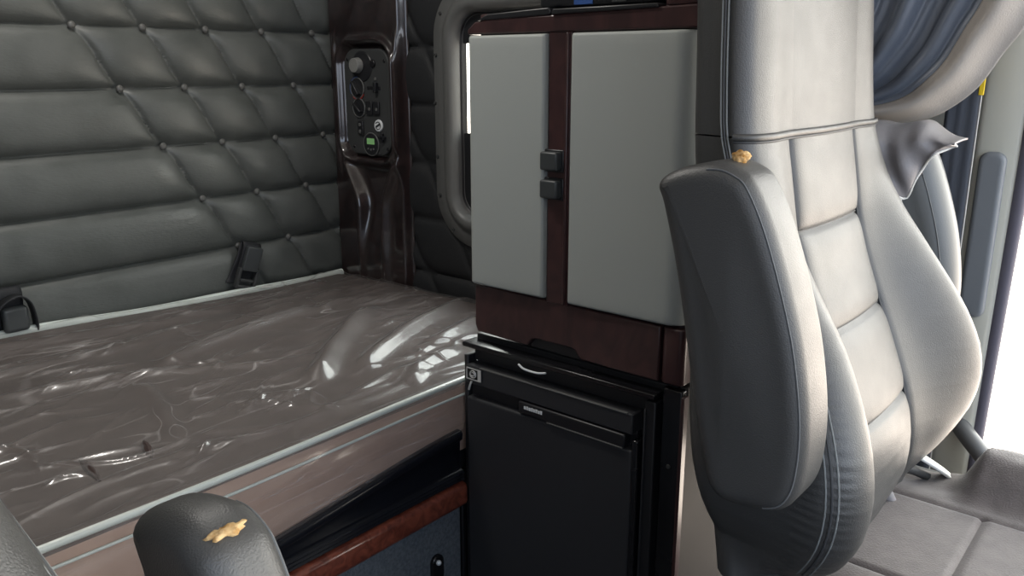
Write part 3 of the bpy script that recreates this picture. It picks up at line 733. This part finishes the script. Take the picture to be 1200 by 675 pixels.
for k in range(len(oo)): bm.faces.new((f_[k], f_[(k + 1) % len(oo)], b_[(k + 1) % len(oo)], b_[k]))
bm_obj('shelf_edge', bm, M['black'], cab, bevel=0.002)
prism_z('top_post', outline_xy(Xc - 0.004, Xc + 0.05, 0.630, 0.700, 0.014), 0.092, 0.30, M['cherry'], cab)

bx = thing('storage_box', 'dark box with a small blue marking standing on the cabinet top shelf', 'box', (1.32, 0.83, 0.0985))
prism_z('body', outline_xy(Xc + 0.004, Xc + 0.28, 0.715, 0.955, 0.012), 0.0985, 0.25, M['black'], bx, r=0.006)
box('blue_marking', (Xc + 0.0025, Xc + 0.006, 0.838, 0.876, 0.1005, 0.116), M['blue'], bx, bevel=0.0005)
box('grey_marking', (Xc + 0.0025, Xc + 0.006, 0.772, 0.800, 0.1015, 0.116), M['charcoal'], bx, bevel=0.0005)

# lower housing round the fridge
hs = thing('fridge_housing', 'lower cabinet housing with grey-brown end panel enclosing the black fridge', 'cabinet', (1.45, 0.87, FLOOR))
box('end_panel', (Xc + 0.014, 1.70, 0.628, 0.645, FLOOR, -0.532), M['panel'], hs)
box('front_stile', (Xc - 0.002, Xc + 0.03, 0.630, 0.668, FLOOR, -0.536), M['black_gloss'], hs, bevel=0.003)
box('stile_edge', (Xc - 0.0045, Xc + 0.012, 0.6245, 0.631, FLOOR, -0.545), M['cherry'], hs, bevel=0.0015)
for z in (-0.68, -0.99): disc('screw', 0.649, z, 0.0045, Xc - 0.002, Xc - 0.0045, M['charcoal'], hs, seg=12)
box('top_board', (Xc + 0.012, 1.69, 0.646, 1.116, -0.560, -0.534), M['black'], hs)
box('top_flange', (Xc - 0.022, Xc + 0.02, 0.672, 1.126, -0.556, -0.546), M['black_gloss'], hs, bevel=0.002)
box('rear_panel', (Xc + 0.02, 1.70, 1.115, 1.122, FLOOR, -0.562), M['black'], hs)

fg = thing('refrigerator', 'small black built-in refrigerator with flush handle, under the grey cabinet', 'refrigerator', (1.42, 0.90, FLOOR))
box('body', (Xc + 0.014, 1.64, 0.675, 1.112, FLOOR + 0.003, -0.566), M['black'], fg)
box('side_frame', (Xc - 0.016, Xc + 0.012, 1.116, 1.1275, FLOOR + 0.01, -0.575), M['black'], fg)
box('side_frame', (Xc - 0.016, Xc + 0.012, 0.672, 0.694, FLOOR + 0.01, -0.562), M['black'], fg)
box('frame_bead', (Xc - 0.019, Xc - 0.012, 0.690, 0.6935, FLOOR + 0.02, -0.578), M['fridge'], fg, bevel=0.001)
DX = Xc - 0.024
fd = box('door', (DX, Xc + 0.012, 0.712, 1.114, FLOOR + 0.03, -0.662), M['fridge'], fg, bevel=0.005, seg=3)
box('door_edge', (DX - 0.002, Xc + 0.008, 0.699, 0.7115, FLOOR + 0.03, -0.640), M['black_gloss'], fg, bevel=0.003)
box('door_head', (DX - 0.001, Xc + 0.012, 0.712, 1.114, -0.632, -0.592), M['fridge'], fg, bevel=0.003)
box('head_highlight_strip', (DX - 0.003, DX + 0.004, 0.722, 1.075, -0.5935, -0.591), M['grey'], fg, bevel=0.0008)
box('handle_recess', (Xc - 0.006, Xc + 0.012, 0.712, 1.114, -0.664, -0.630), M['black'], fg, bevel=0.001)
hb = box('latch_handle', (DX - 0.004, Xc, 0.725, 0.972, -0.660, -0.634), M['black'], fg, bevel=0.004, seg=3)
box('handle_rim', (DX - 0.0055, DX, 0.729, 0.90, -0.6608, -0.6590), M['grey'], hb, bevel=0.0005)
xx = 0.956
for k, w_ in enumerate((0.005, 0.004, 0.005, 0.0035, 0.004, 0.005, 0.0045, 0.004)):
    box('lettering', (DX - 0.0050, DX - 0.0035, xx - w_, xx, -0.6470, -0.6410 + 0.001 * (k % 2)), M['white'], hb, bevel=0); xx -= w_ + 0.0014
bd = box('badge', (DX - 0.004, DX, 1.071, 1.107, -0.619, -0.596), M['black_gloss'], fg, bevel=0.001)
bm = bmesh.new()
for lim in ((1.069, 1.109, -0.597, -0.5953), (1.069, 1.109, -0.6205, -0.6188), (1.1075, 1.109, -0.6205, -0.5953), (1.069, 1.0775, -0.6188, -0.597)):
    add_box(bm, DX - 0.0052, DX - 0.0035, *lim)
bm_obj('badge_border', bm, M['silver'], bd)
ringm('badge_ring', 1.091, -0.608, 0.0088, 0.0022, DX - 0.004, M['silver'], bd)
ringm('badge_curl', 1.091, -0.608, 0.0048, 0.0016, DX - 0.004, M['silver'], bd, 40, 330)
tube('door_tab', [(DX - 0.004, 1.095, -0.624), (DX - 0.005, 1.099, -0.634), (DX - 0.004, 1.103, -0.644)], 0.0022, M['silver'], fg, n=8)
tube('light_wire', spline([(Xc - 0.026, 0.972, -0.559), (Xc - 0.029, 0.955, -0.564), (Xc - 0.029, 0.925, -0.5645), (Xc - 0.026, 0.905, -0.561)], 14), 0.0022, M['white'], fg, n=8)
box('inner_gap', (Xc + 0.004, Xc + 0.012, 0.700, 1.114, -0.590, -0.560), M['black'], fg, bevel=0)

# ---------------------------------------------------------------- seats
SZ = np.array([0.34, 0.10, 0.00, -0.08, -0.15, -0.20, -0.25, -0.30, -0.35, -0.40, -0.45, -0.50, -0.55, -0.58, -0.600])
SW = np.array([0.185, 0.207, 0.214, 0.220, 0.222, 0.231, 0.247, 0.258, 0.275, 0.290, 0.296, 0.288, 0.262, 0.235, 0.195])
SR = np.array([0.44, 0.412, 0.405, 0.397, 0.372, 0.344, 0.308, 0.272, 0.244, 0.224, 0.216, 0.224, 0.248, 0.268, 0.29])
SCn = np.array([0.445, 0.416, 0.409, 0.403, 0.388, 0.376, 0.358, 0.337, 0.316, 0.296, 0.278, 0.268, 0.268, 0.276, 0.29])
SB = np.array([0.52, 0.498, 0.490, 0.484, 0.476, 0.470, 0.462, 0.454, 0.444, 0.434, 0.424, 0.414, 0.404, 0.400, 0.396])
def itp(z, A):
    # smooth interpolation over height
    zz = np.asarray(z, float)
    v = np.interp(-zz, -SZ, A)
    d = 0.02
    return (np.interp(-(zz - d), -SZ, A) + 2 * v + np.interp(-(zz + d), -SZ, A)) / 4
HS = (-0.197, -0.322, -0.443)                       # level seams of the middle panel
CW = 0.110
PIPE = -0.077

def er_(z): return 0.015 + 0.028 * float(ss(-0.12, -0.30, z))
def front_y(x, z):
    w, yr, yc = (float(itp(z, A)) for A in (SW, SR, SCn)); er = er_(z); a = abs(x)
    y0 = yc - 0.006 * (1 - (min(a, CW) / CW) ** 2)
    if a > CW:
        t = min((a - CW) / max(w - er * 0.9 - CW, 1e-4), 1.0); t = t * t * (3 - 2 * t)
        y0 = yc + (yr - yc) * t
    up = float(ss(-0.30, -0.1, z))
    return y0 + (0.016 * (max(0, a - (w - 0.065)) / 0.065) ** 2 - 0.008) * up
def seat_rows(z0, z1, n, head):
    """closed cross-sections of the backrest between z0 and z1"""
    e = np.array([0, 0.0025, 0.005, 0.009, 0.015])
    cen = np.concatenate([-CW + e, np.linspace(-CW + 0.022, CW - 0.022, 25), (CW - e)[::-1]])
    P = []
    zs = np.linspace(z0, z1, n)
    for z in zs:
        w, yr, yc, yb = (float(itp(z, A)) for A in (SW, SR, SCn, SB))
        er = er_(z)
        yf = lambda x: front_y(x, z)
        def groove(x):
            g = 0.0
            a = abs(x)
            if head: return 0.0
            d = abs(a - CW); g += 0.0055 * math.exp(-(d / 0.0035) ** 2) + 0.003 * math.exp(-(d / 0.012) ** 2)
            if a <= CW:
                for h in HS:
                    dz = z - h
                    g += (0.005 * math.exp(-(dz / 0.0035) ** 2) + 0.004 * math.exp(-(dz / 0.015) ** 2))
            return g
        row = []
        side = [CW + 0.002, CW + 0.005]
        for s in np.linspace(0, 1, 22)[1:]:
            side.append(CW + (w - CW) * math.sin(s * math.pi / 2) if s > 0 else CW)
        sx = sorted(set([-a for a in side])) + list(cen) + side
        for x in sx:
            a = abs(x); r = 0.0
            if a > w - er: r = er * (1 - math.sqrt(max(0, 1 - ((a - (w - er)) / er) ** 2)))
            if not head and z < -0.2 and a > w - er: r += 0.0011 * math.sin(z * 560 + 2.5 * math.sin(z * 57)) * ss(w - 0.45 * er, w - 0.1 * er, a) * ss(-0.2, -0.28, z)
            row.append((x, yf(x) + r + groove(x)))
        # right side towards the back, back, left side
        ys0 = yf(w) + er; rb = 0.03; wb = max(w - 0.012, 0.252 if z < -0.42 else 0)
        rip = lambda t: 0.0
        for t in np.linspace(0.08, 1, 12):
            y = ys0 + (yb - rb - ys0) * t
            # stitched gathers low on the bolster side
            gth = 0.0
            if not head and z < -0.18:
                dd = y - (ys0 + 0.018); gth = 0.0012 * math.exp(-((dd + 0.012) / 0.014) ** 2) * math.sin(z * 560 + 2.5 * math.sin(z * 57))
            row.append((w + (wb - w) * t - gth, y))
        for a in np.linspace(0, math.pi / 2, 6)[1:]:
            row.append((wb - rb * (1 - math.cos(a)), yb - rb + rb * math.sin(a)))
        for x in np.linspace(wb - rb, -wb + rb, 12)[1:-1]: row.append((x, yb))
        for a in np.linspace(math.pi / 2, 0, 6):
            row.append((-wb + rb * (1 - math.cos(a)), yb - rb + rb * math.sin(a)))
        for t in np.linspace(1, 0.08, 12)[1:]:
            y = ys0 + (yb - rb - ys0) * t; gth = 0.0
            if not head and z < -0.18:
                dd = y - (ys0 + 0.018); gth = 0.0012 * math.exp(-((dd + 0.012) / 0.014) ** 2) * math.sin(z * 560 + 2.5 * math.sin(z * 57))
            row.append((-(w + (wb - w) * t) + gth, y))
        P.append([(x, y, z) for x, y in row])
    return np.array(P), zs

ARM = closed_spline([(0.431, -0.118), (0.424, -0.106), (0.400, -0.095), (0.365, -0.089), (0.342, -0.095), (0.327, -0.108), (0.306, -0.148), (0.283, -0.210), (0.267, -0.266), (0.256, -0.332),
                     (0.256, -0.385), (0.264, -0.415), (0.280, -0.431), (0.307, -0.437), (0.338, -0.438), (0.355, -0.424), (0.364, -0.395), (0.376, -0.348), (0.390, -0.276), (0.407, -0.197), (0.424, -0.136)], 110)

def foam_lump(name, c, r, m, parent, seed):
    rg = random.Random(seed); bm = bmesh.new(); bmesh.ops.create_icosphere(bm, subdivisions=3, radius=1)
    for v in bm.verts:
        n = v.co.normalized(); k = 1 + 0.28 * math.sin(7 * n.x + seed) * math.cos(6 * n.y + 2 * seed) + rg.uniform(-0.14, 0.14)
        v.co = Vector((c[0] + n.x * r[0] * k, c[1] + n.y * r[1] * k, c[2] + n.z * r[2] * k))
    return bm_obj(name, bm, m, parent, ang=2)

def make_seat(name, label, cx_, dz, mir, DY=0.0):
    """mir +1: folded inboard armrest on the -x side (driver), -1: on the +x side (passenger)"""
    T = thing(name, label, 'seat', (cx_, 0.2, FLOOR))
    def tr(P):
        P = np.array(P, float).copy(); P[..., 0] = cx_ + P[..., 0] * mir; P[..., 2] += dz; P[..., 1] += DY; return P
    def g(nm, P, m, par=T, **kw):
        P = tr(P); P = P[:, ::-1] if mir < 0 else P
        return grid(nm, P, m, par, **kw)
    def tb(nm, pts, r, m, par=T, n=8): return tube(nm, [tuple(p) for p in tr(pts)], r, m, par, n)
    P, zs = seat_rows(PIPE - 0.001, -0.600, 190, False)
    # tuck the bottom under
    k = 10
    last = P[-1]; c = last.mean(0)
    for j in range(1, k + 1):
        f = 1 - (j / k) ** 2 * 0.16; row = c + (last - c) * f; row[:, 2] = -0.600 - 0.014 * math.sin(j / k * math.pi / 2); P = np.concatenate([P, row[None]])
    back = g('backrest', P, M['seat'], capA=True, capB=True, closed=True)
    P, zs = seat_rows(PIPE + 0.001, 0.335, 60, True)
    last = P[-1]; c = last.mean(0)
    for j in range(1, 9):
        f = 1 - (j / 8) ** 2 * 0.4; row = c + (last - c) * f; row[:, 2] = 0.335 + 0.03 * math.sin(j / 8 * math.pi / 2); P = np.concatenate([P, row[None]])
    g('headrest', P, M['seat'], capA=True, capB=True, closed=True)
    # piping between headrest and backrest
    w = float(itp(PIPE, SW)); yr = float(itp(PIPE, SR)); yc = float(itp(PIPE, SCn))
    e_ = er_(PIPE)
    pts = [(x, front_y(x, PIPE) + e_ * (1 - math.sqrt(max(0, 1 - (max(0, abs(x) - (w - e_)) / e_) ** 2))) - 0.001, PIPE) for x in w * np.sin(np.linspace(-1, 1, 60) * math.pi / 2)]
    tb('piping', pts, 0.0042, M['seat'])
    tb('piping_seam', [(p[0], p[1] - 0.0005, p[2] - 0.0052) for p in pts], 0.0016, M['seam'])
    # twin stitching along the bolster sides
    for sx in (-1, 1):
        for off, fr__, mt_, rr_ in ((0.0, 0.52, 'thread', 0.0011), (0.0035, 0.66, 'seam', 0.0014), (0.007, 0.80, 'thread', 0.0011)):
            L = []
            for z in np.linspace(0.33, -0.56, 110):
                w = float(itp(z, SW)); er = er_(z); lo_ = float(ss(-0.12, -0.28, z))
                sn = math.sqrt(1 - (1 - fr__) ** 2)
                L.append((sx * ((w - 0.0003) * (1 - lo_) + (w - er + er * sn) * lo_), front_y(w, z) + (er + 0.006 + off) * (1 - lo_) + er * fr__ * lo_, z))
            tb('side_stitching', L, rr_, M[mt_], n=6)
    # thread lines in the seams of the middle panel
    for h in HS:
        tb('seam_thread', [(x, front_y(x, h) + 0.0098, h) for x in np.linspace(-CW + 0.003, CW - 0.003, 20)], 0.0014, M['seam'], n=6)
    for sx in (-1, 1):
        tb('seam_thread', [(sx * CW, front_y(CW, z) + 0.0075, z) for z in np.linspace(PIPE - 0.004, -0.59, 60)], 0.0014, M['seam'], n=6)
    # armrests folded up
    def arm(nm, x0, x1, m, ay=0.0, r=0.018, az=0.0):
        o3 = ARM
        A = np.array(o3) + np.array([ay, az]); xa, xb = (cx_ + mir * x0, cx_ + mir * x1)
        a = prism_yz(nm, A + np.array([DY, dz]), xa, xb, m, T, r=r, rings=6, bulge=0.004)
        tg = np.roll(A, -1, 0) - np.roll(A, 1, 0); nr = np.stack([tg[:, 1], -tg[:, 0]], 1); nr /= np.linalg.norm(nr, axis=1)[:, None]
        if np.sum((A - A.mean(0)) * nr) < 0: nr = -nr
        ca = 1 - 0.0042 / r; inn = (A - nr * (r * (1 - math.sqrt(1 - ca * ca)) - 0.0002))[14:66]
        tube('armrest_stitching', [(xa + mir * 0.0042, p[0] + DY, p[1] + dz) for p in inn], 0.0010, M['thread_dark'], a, n=6)
        return a
    a1 = arm('armrest', -0.368, -0.292, M['seat']) if mir > 0 else arm('armrest', -0.370, -0.316, M['seat'], 0.0, 0.02, -0.172)
    a2 = arm('armrest', 0.300, 0.380, M['armcore'] if mir > 0 else M['seat'], 0.024, 0.039)
    if mir > 0:
        foam_lump('torn_foam', (cx_ - 0.318, 0.361, -0.086 + dz), (0.010, 0.008, 0.0055), M['foam'], a1, 3)
        foam_lump('torn_foam', (cx_ - 0.330, 0.357, -0.089 + dz), (0.005, 0.006, 0.004), M['foam'], a1, 5)
        # vinyl cover torn off the outboard armrest and flopping over its top
        uu = np.linspace(0, 1, 60); vv = np.linspace(0, 1, 30); Q = []
        ky = [0, 0.25, 0.45, 0.56, 0.66, 0.82, 1.0]
        kyy = [0.455, 0.415, 0.380, 0.362, 0.348, 0.325, 0.300]
        kt = [-0.092, -0.085, -0.083, -0.084, -0.087, -0.096, -0.1085]
        kb = [-0.160, -0.172, -0.192, -0.204, -0.168, -0.130, -0.113]
        for u in uu:
            y, zt, zb_ = np.interp(u, ky, kyy), np.interp(u, ky, kt), np.interp(u, ky, kb)
            zb_ = np.mean([np.interp(np.clip(u + d, 0, 1), ky, kb) for d in (-0.04, 0, 0.04)]); row = []
            for v in vv:
                x = 0.350 - 0.075 * math.sin(min(v * 2.6, 1) * math.pi / 2) - 0.012 * math.sin(v * math.pi) + 0.006 * math.sin(u * 15 + v * 5) * v + 0.004 * math.sin(u * 31 - v * 9) * v
                row.append((x, y + 0.004 * math.sin(v * 7 + u * 9) * v, zt + (zb_ - zt) * max(0, v - 0.12) / 0.88 + 0.004 * math.sin(u * 13) * (1 - v)))
            Q.append(row)
        fp = g('torn_cover', np.array(Q), M['cover'], a2, solid=0.0025)
        tag(fp, 'torn dark vinyl cover flopping over the armrest')
        edge = [Q[i][-1] for i in range(len(Q))]
        tb('torn_edge', edge, 0.0018, M['backing'], a2, n=6)
        tb('torn_edge', spline([(0.292, 0.372, -0.170), (0.292, 0.372, -0.20), (0.294, 0.360, -0.245), (0.296, 0.345, -0.29), (0.297, 0.335, -0.33)], 24), 0.0018, M['backing'], a2, n=6)
    else:
        f = foam_lump('torn_foam', (cx_ + 0.341, 0.344 + DY, -0.267 + dz), (0.013, 0.006, 0.003), M['foam'], a1, 4)
    # cushion
    xs = np.concatenate([-0.275 + 0.045 * (1 - np.cos(np.linspace(0, math.pi / 2, 10))), np.linspace(-0.23, 0.23, 90)[1:-1], 0.275 - 0.045 * (1 - np.cos(np.linspace(math.pi / 2, 0, 10)))])
    ys = np.concatenate([np.linspace(0.355, -0.16, 110), -0.16 - 0.05 * np.sin(np.linspace(0, math.pi / 2, 9))[1:]])
    Xg, Yg = np.meshgrid(xs, ys); ax = np.abs(Xg)
    top = -0.604 + 0.056 * ss(0.125, 0.205, ax) * (1 - ss(0.185, 0.222, Yg)) - 0.012 * ss(0.13, 0.2, ax) * ss(0.21, 0.27, Yg) + 0.012 * ss(0.1, -0.12, Yg)
    top = top - 0.05 * (1 - np.sqrt(np.clip(1 - (np.clip(ax - 0.225, 0, 0.05) / 0.05) ** 2, 0, 1)))
    top = top - 0.05 * (1 - np.sqrt(np.clip(1 - (np.clip(-0.16 - Yg, 0, 0.0499) / 0.05) ** 2, 0, 1)))
    gl = 0.005 * np.exp(-((ax - 0.112) / 0.004) ** 2) + 0.005 * np.exp(-((Yg - 0.165) / 0.004) ** 2) * (ax < 0.112)
    wrk = 0.0025 * np.exp(-((Yg - 0.185) / 0.05) ** 2) * np.sin(Xg * 90 + Yg * 40) * ss(0.12, 0.17, ax)
    top = top - gl + wrk
    Pt = np.stack([Xg, Yg, top], -1)
    g('cushion', Pt, M['cushion'])
    bot = -0.70
    rim = np.concatenate([Pt[0, :], Pt[1:, -1], Pt[-1, ::-1][1:], Pt[::-1, 0][1:-1]])
    rows = [rim] + [np.stack([rim[:, 0] * s, rim[:, 1] * s + 0.1 * (1 - s), rim[:, 2] * (1 - f) + bot * f], -1) for f, s in ((0.3, 1.005), (0.7, 1.0), (0.95, 0.985), (1.0, 0.96))]
    g('cushion_skirt', np.array(rows), M['cushion'], closed=True, capB=True)
    def bxs(nm, x0, x1, y0, y1, z0, z1, m, bv=0.01, par=T):
        xa, xb = sorted((cx_ + mir * x0, cx_ + mir * x1)); return box(nm, (xa, xb, y0 + DY, y1 + DY, z0, z1), m, par, bevel=bv, seg=3)
    bxs('suspension_base', -0.20, 0.20, -0.10, 0.33, FLOOR, -0.70 + min(dz, 0), M['dash'], 0.03)
    bxs('recliner_bracket', -0.262, -0.235, 0.22, 0.38, -0.69 + dz, -0.622 + dz, M['grey'], 0.006)
    bxs('recliner_bracket', 0.235, 0.262, 0.22, 0.38, -0.69 + dz, -0.622 + dz, M['grey'], 0.006)
    if mir > 0:
        # belt stalk and tucked cover at the gap on the door side
        Q = spline([(0.165, 0.33, -0.545), (0.19, 0.285, -0.572), (0.222, 0.245, -0.605), (0.236, 0.222, -0.628)], 20)
        g('buckle_stalk', np.array([[tuple(p + np.array([s * 0.9, s * 0.45, 0])) for s in np.linspace(-0.013, 0.013, 5)] for p in Q]), M['backing'], solid=0.004)
        Q = spline([(0.09, 0.335, -0.585), (0.13, 0.31, -0.585), (0.17, 0.285, -0.592), (0.205, 0.262, -0.61)], 20)
        tb('tucked_piping', Q, 0.007, M['seat'])
        Q = spline([(0.06, 0.30, -0.575), (0.075, 0.288, -0.59), (0.085, 0.28, -0.61)], 10)
        tb('tucked_piping', Q, 0.009, M['cover'])
    return T

ds = make_seat('driver_seat', 'large high-backed vinyl driver seat with armrest folded up, beside the bright open door', 1.10, 0.0, 1)
ps = make_seat('passenger_seat', 'vinyl seat at lower left showing only its torn armrest top and backrest edge', -0.112, 0.0, -1, 0.07)

# ---------------------------------------------------------------- curtain tied back at the door pillar
cu = thing('curtain', 'blue-grey vinyl sleeper curtain gathered above the torn armrest behind the driver seat', 'curtain', (1.55, 0.45, -0.10))
hem = spline([(0.535, -0.075), (0.470, -0.090), (0.425, -0.091), (0.383, -0.083), (0.352, -0.066), (0.316, -0.032), (0.287, 0.020), (0.258, 0.072), (0.225, 0.18), (0.19, 0.32), (0.17, 0.50)], 90)
rear = spline([(0.60, -0.02), (0.60, 0.10), (0.60, 0.25), (0.60, 0.50)], 90)
nb = 110; b = np.linspace(0, 1, nb)
def curtain_x(a, bb_):
    gather = 0.4 + 0.6 * a
    ph_ = 2 * math.pi * (5.0 * bb_ ** 0.85)
    fold = 0.020 * np.sin(ph_ + 0.9) + 0.007 * np.sin(2.1 * ph_ + 2 * a) + 0.002 * np.sin(4.1 * ph_ + 5 * a)
    band = 0.034 * np.exp(-((bb_ - 0.13) / 0.075) ** 2)
    return 1.545 + (fold * ss(0.10, 0.25, bb_)) * gather - band + 0.012 * a
P = []
for i in range(90):
    a = i / 89; row = []
    for bb_ in b:
        k = bb_
        y = hem[i, 0] * (1 - k) + rear[i, 0] * k; z = hem[i, 1] * (1 - k) + rear[i, 1] * k
        row.append((float(curtain_x(a, bb_)), y, z))
    P.append(row)
P = np.array(P); hb_ = 21
grid('curtain_cloth', P[:, hb_ - 1:], M['curtain'], cu, solid=0.002)
grid('hem', P[:, :hb_], M['hem'], cu, solid=0.003)
tube('hem_stitching', [tuple(P[i, 6] + np.array([-0.0015, 0, 0])) for i in range(2, 88)], 0.0017, M['seam'], cu, n=6)

# ---------------------------------------------------------------- light: daylight through windscreen and doors
wld = bpy.data.worlds.new('daylight'); SC.world = wld; wld.use_nodes = True
nt = wld.node_tree; nt.nodes.clear(); N, L = nt.nodes, nt.links
out = N.new('ShaderNodeOutputWorld'); bg = N.new('ShaderNodeBackground'); L.new(bg.outputs[0], out.inputs[0])
tc = N.new('ShaderNodeTexCoord'); sp = N.new('ShaderNodeSeparateXYZ'); L.new(tc.outputs['Generated'], sp.inputs[0])
rp = N.new('ShaderNodeValToRGB'); mr = N.new('ShaderNodeMapRange')
mr.inputs[1].default_value = -1; mr.inputs[2].default_value = 1
L.new(sp.outputs['Z'], mr.inputs[0]); L.new(mr.outputs[0], rp.inputs[0])
e = rp.color_ramp.elements
e[0].position = 0.0; e[0].color = (0.72, 0.66, 0.62, 1)
e[1].position = 1.0; e[1].color = (0.82, 0.92, 1.05, 1)
k = rp.color_ramp.elements.new(0.47); k.color = (0.86, 0.80, 0.76, 1)
k = rp.color_ramp.elements.new(0.53); k.color = (0.95, 0.98, 1.0, 1)
# brighter towards the driver's door (+x), where the sun stands on pale ground
cr = N.new('ShaderNodeValToRGB'); cr.color_ramp.elements[0].color = (0.80, 0.90, 1.08, 1); cr.color_ramp.elements[1].color = (1.06, 1.0, 0.90, 1)
cr.color_ramp.elements[0].position = 0.25; cr.color_ramp.elements[1].position = 0.7
mxx = N.new('ShaderNodeMapRange'); mxx.inputs[1].default_value = -1; mxx.inputs[2].default_value = 1
L.new(sp.outputs['X'], mxx.inputs[0]); L.new(mxx.outputs[0], cr.inputs[0])
mc = N.new('ShaderNodeMix'); mc.data_type = 'RGBA'; mc.blend_type = 'MULTIPLY'; mc.inputs[0].default_value = 1.0
L.new(rp.outputs[0], mc.inputs[6]); L.new(cr.outputs[0], mc.inputs[7])
mx = N.new('ShaderNodeMapRange'); mx.inputs[1].default_value = -1; mx.inputs[2].default_value = 1
mx.inputs[3].default_value = 0.22; mx.inputs[4].default_value = 1.6
L.new(sp.outputs['X'], mx.inputs[0])
mul = N.new('ShaderNodeMath'); mul.operation = 'MULTIPLY'; mul.inputs[1].default_value = 6.0
L.new(mx.outputs[0], mul.inputs[0]); L.new(mul.outputs[0], bg.inputs['Strength']); L.new(mc.outputs[2], bg.inputs['Color'])

def portal(name, loc, rot, sx, sy):
    li = bpy.data.lights.new(name, 'AREA'); li.shape = 'RECTANGLE'; li.size = sx; li.size_y = sy
    li.cycles.is_portal = True
    o = bpy.data.objects.new(name, li); COL.objects.link(o); o.location = loc
    o.rotation_euler = rot; return o
portal('windscreen_portal', (0.47, -1.0, 0.05), (math.radians(90), 0, 0), 2.4, 1.0)
portal('driver_door_portal', (1.72, -0.3, -0.2), (0, math.radians(90), 0), 1.6, 1.15)
portal('passenger_window_portal', (-0.78, -0.25, 0.05), (0, math.radians(-90), 0), 0.95, 1.3)
portal('sleeper_window_portal', (1.86, 1.18, -0.1), (0, math.radians(90), 0), 0.8, 1.0)

dl_ = thing('fill_light', 'round fill lamp added out of view on the ceiling above the bunk', 'lamp', (0.75, 1.55, TOP))  # added lamp, out of view, to brighten the sleeper
bm = bmesh.new(); bmesh.ops.create_cone(bm, cap_ends=True, segments=32, radius1=0.11, radius2=0.13, depth=0.03)
bmesh.ops.translate(bm, verts=bm.verts, vec=(0.75, 1.55, TOP - 0.016)); bm_obj('fill_lamp_housing', bm, M['pale'], dl_, bevel=0.004)
li = bpy.data.lights.new('fill_lamp', 'AREA'); li.shape = 'DISK'; li.size = 0.2; li.energy = 10; li.color = (1.0, 0.96, 0.90)
lo = bpy.data.objects.new('fill_lamp', li); COL.objects.link(lo); lo.location = (0.75, 1.55, TOP - 0.035)

# ---------------------------------------------------------------- lift to the floor, camera, view
for o in list(SC.objects):
    if o.parent is None: o.location.z += LIFT

cam = bpy.data.cameras.new('camera'); co = bpy.data.objects.new('camera', cam); COL.objects.link(co)
cam.sensor_width = 36; cam.lens = 976 / 1200 * 36; cam.clip_start = 0.02
pit, az = math.radians(14.9), math.radians(40.1)
F = Vector((math.cos(az) * math.cos(pit), math.sin(az) * math.cos(pit), -math.sin(pit)))
co.location = (0, 0, LIFT); co.rotation_euler = F.to_track_quat('-Z', 'Y').to_euler()
SC.camera = co
vs_ = SC.view_settings; vs_.view_transform = 'Standard'; vs_.look = 'None'; vs_.gamma = 1; vs_.exposure = 0.0
vs_.use_curve_mapping = False
SC.cycles.max_bounces = 8; SC.cycles.diffuse_bounces = 5; SC.cycles.transparent_max_bounces = 12
SC.cycles.sample_clamp_indirect = 6
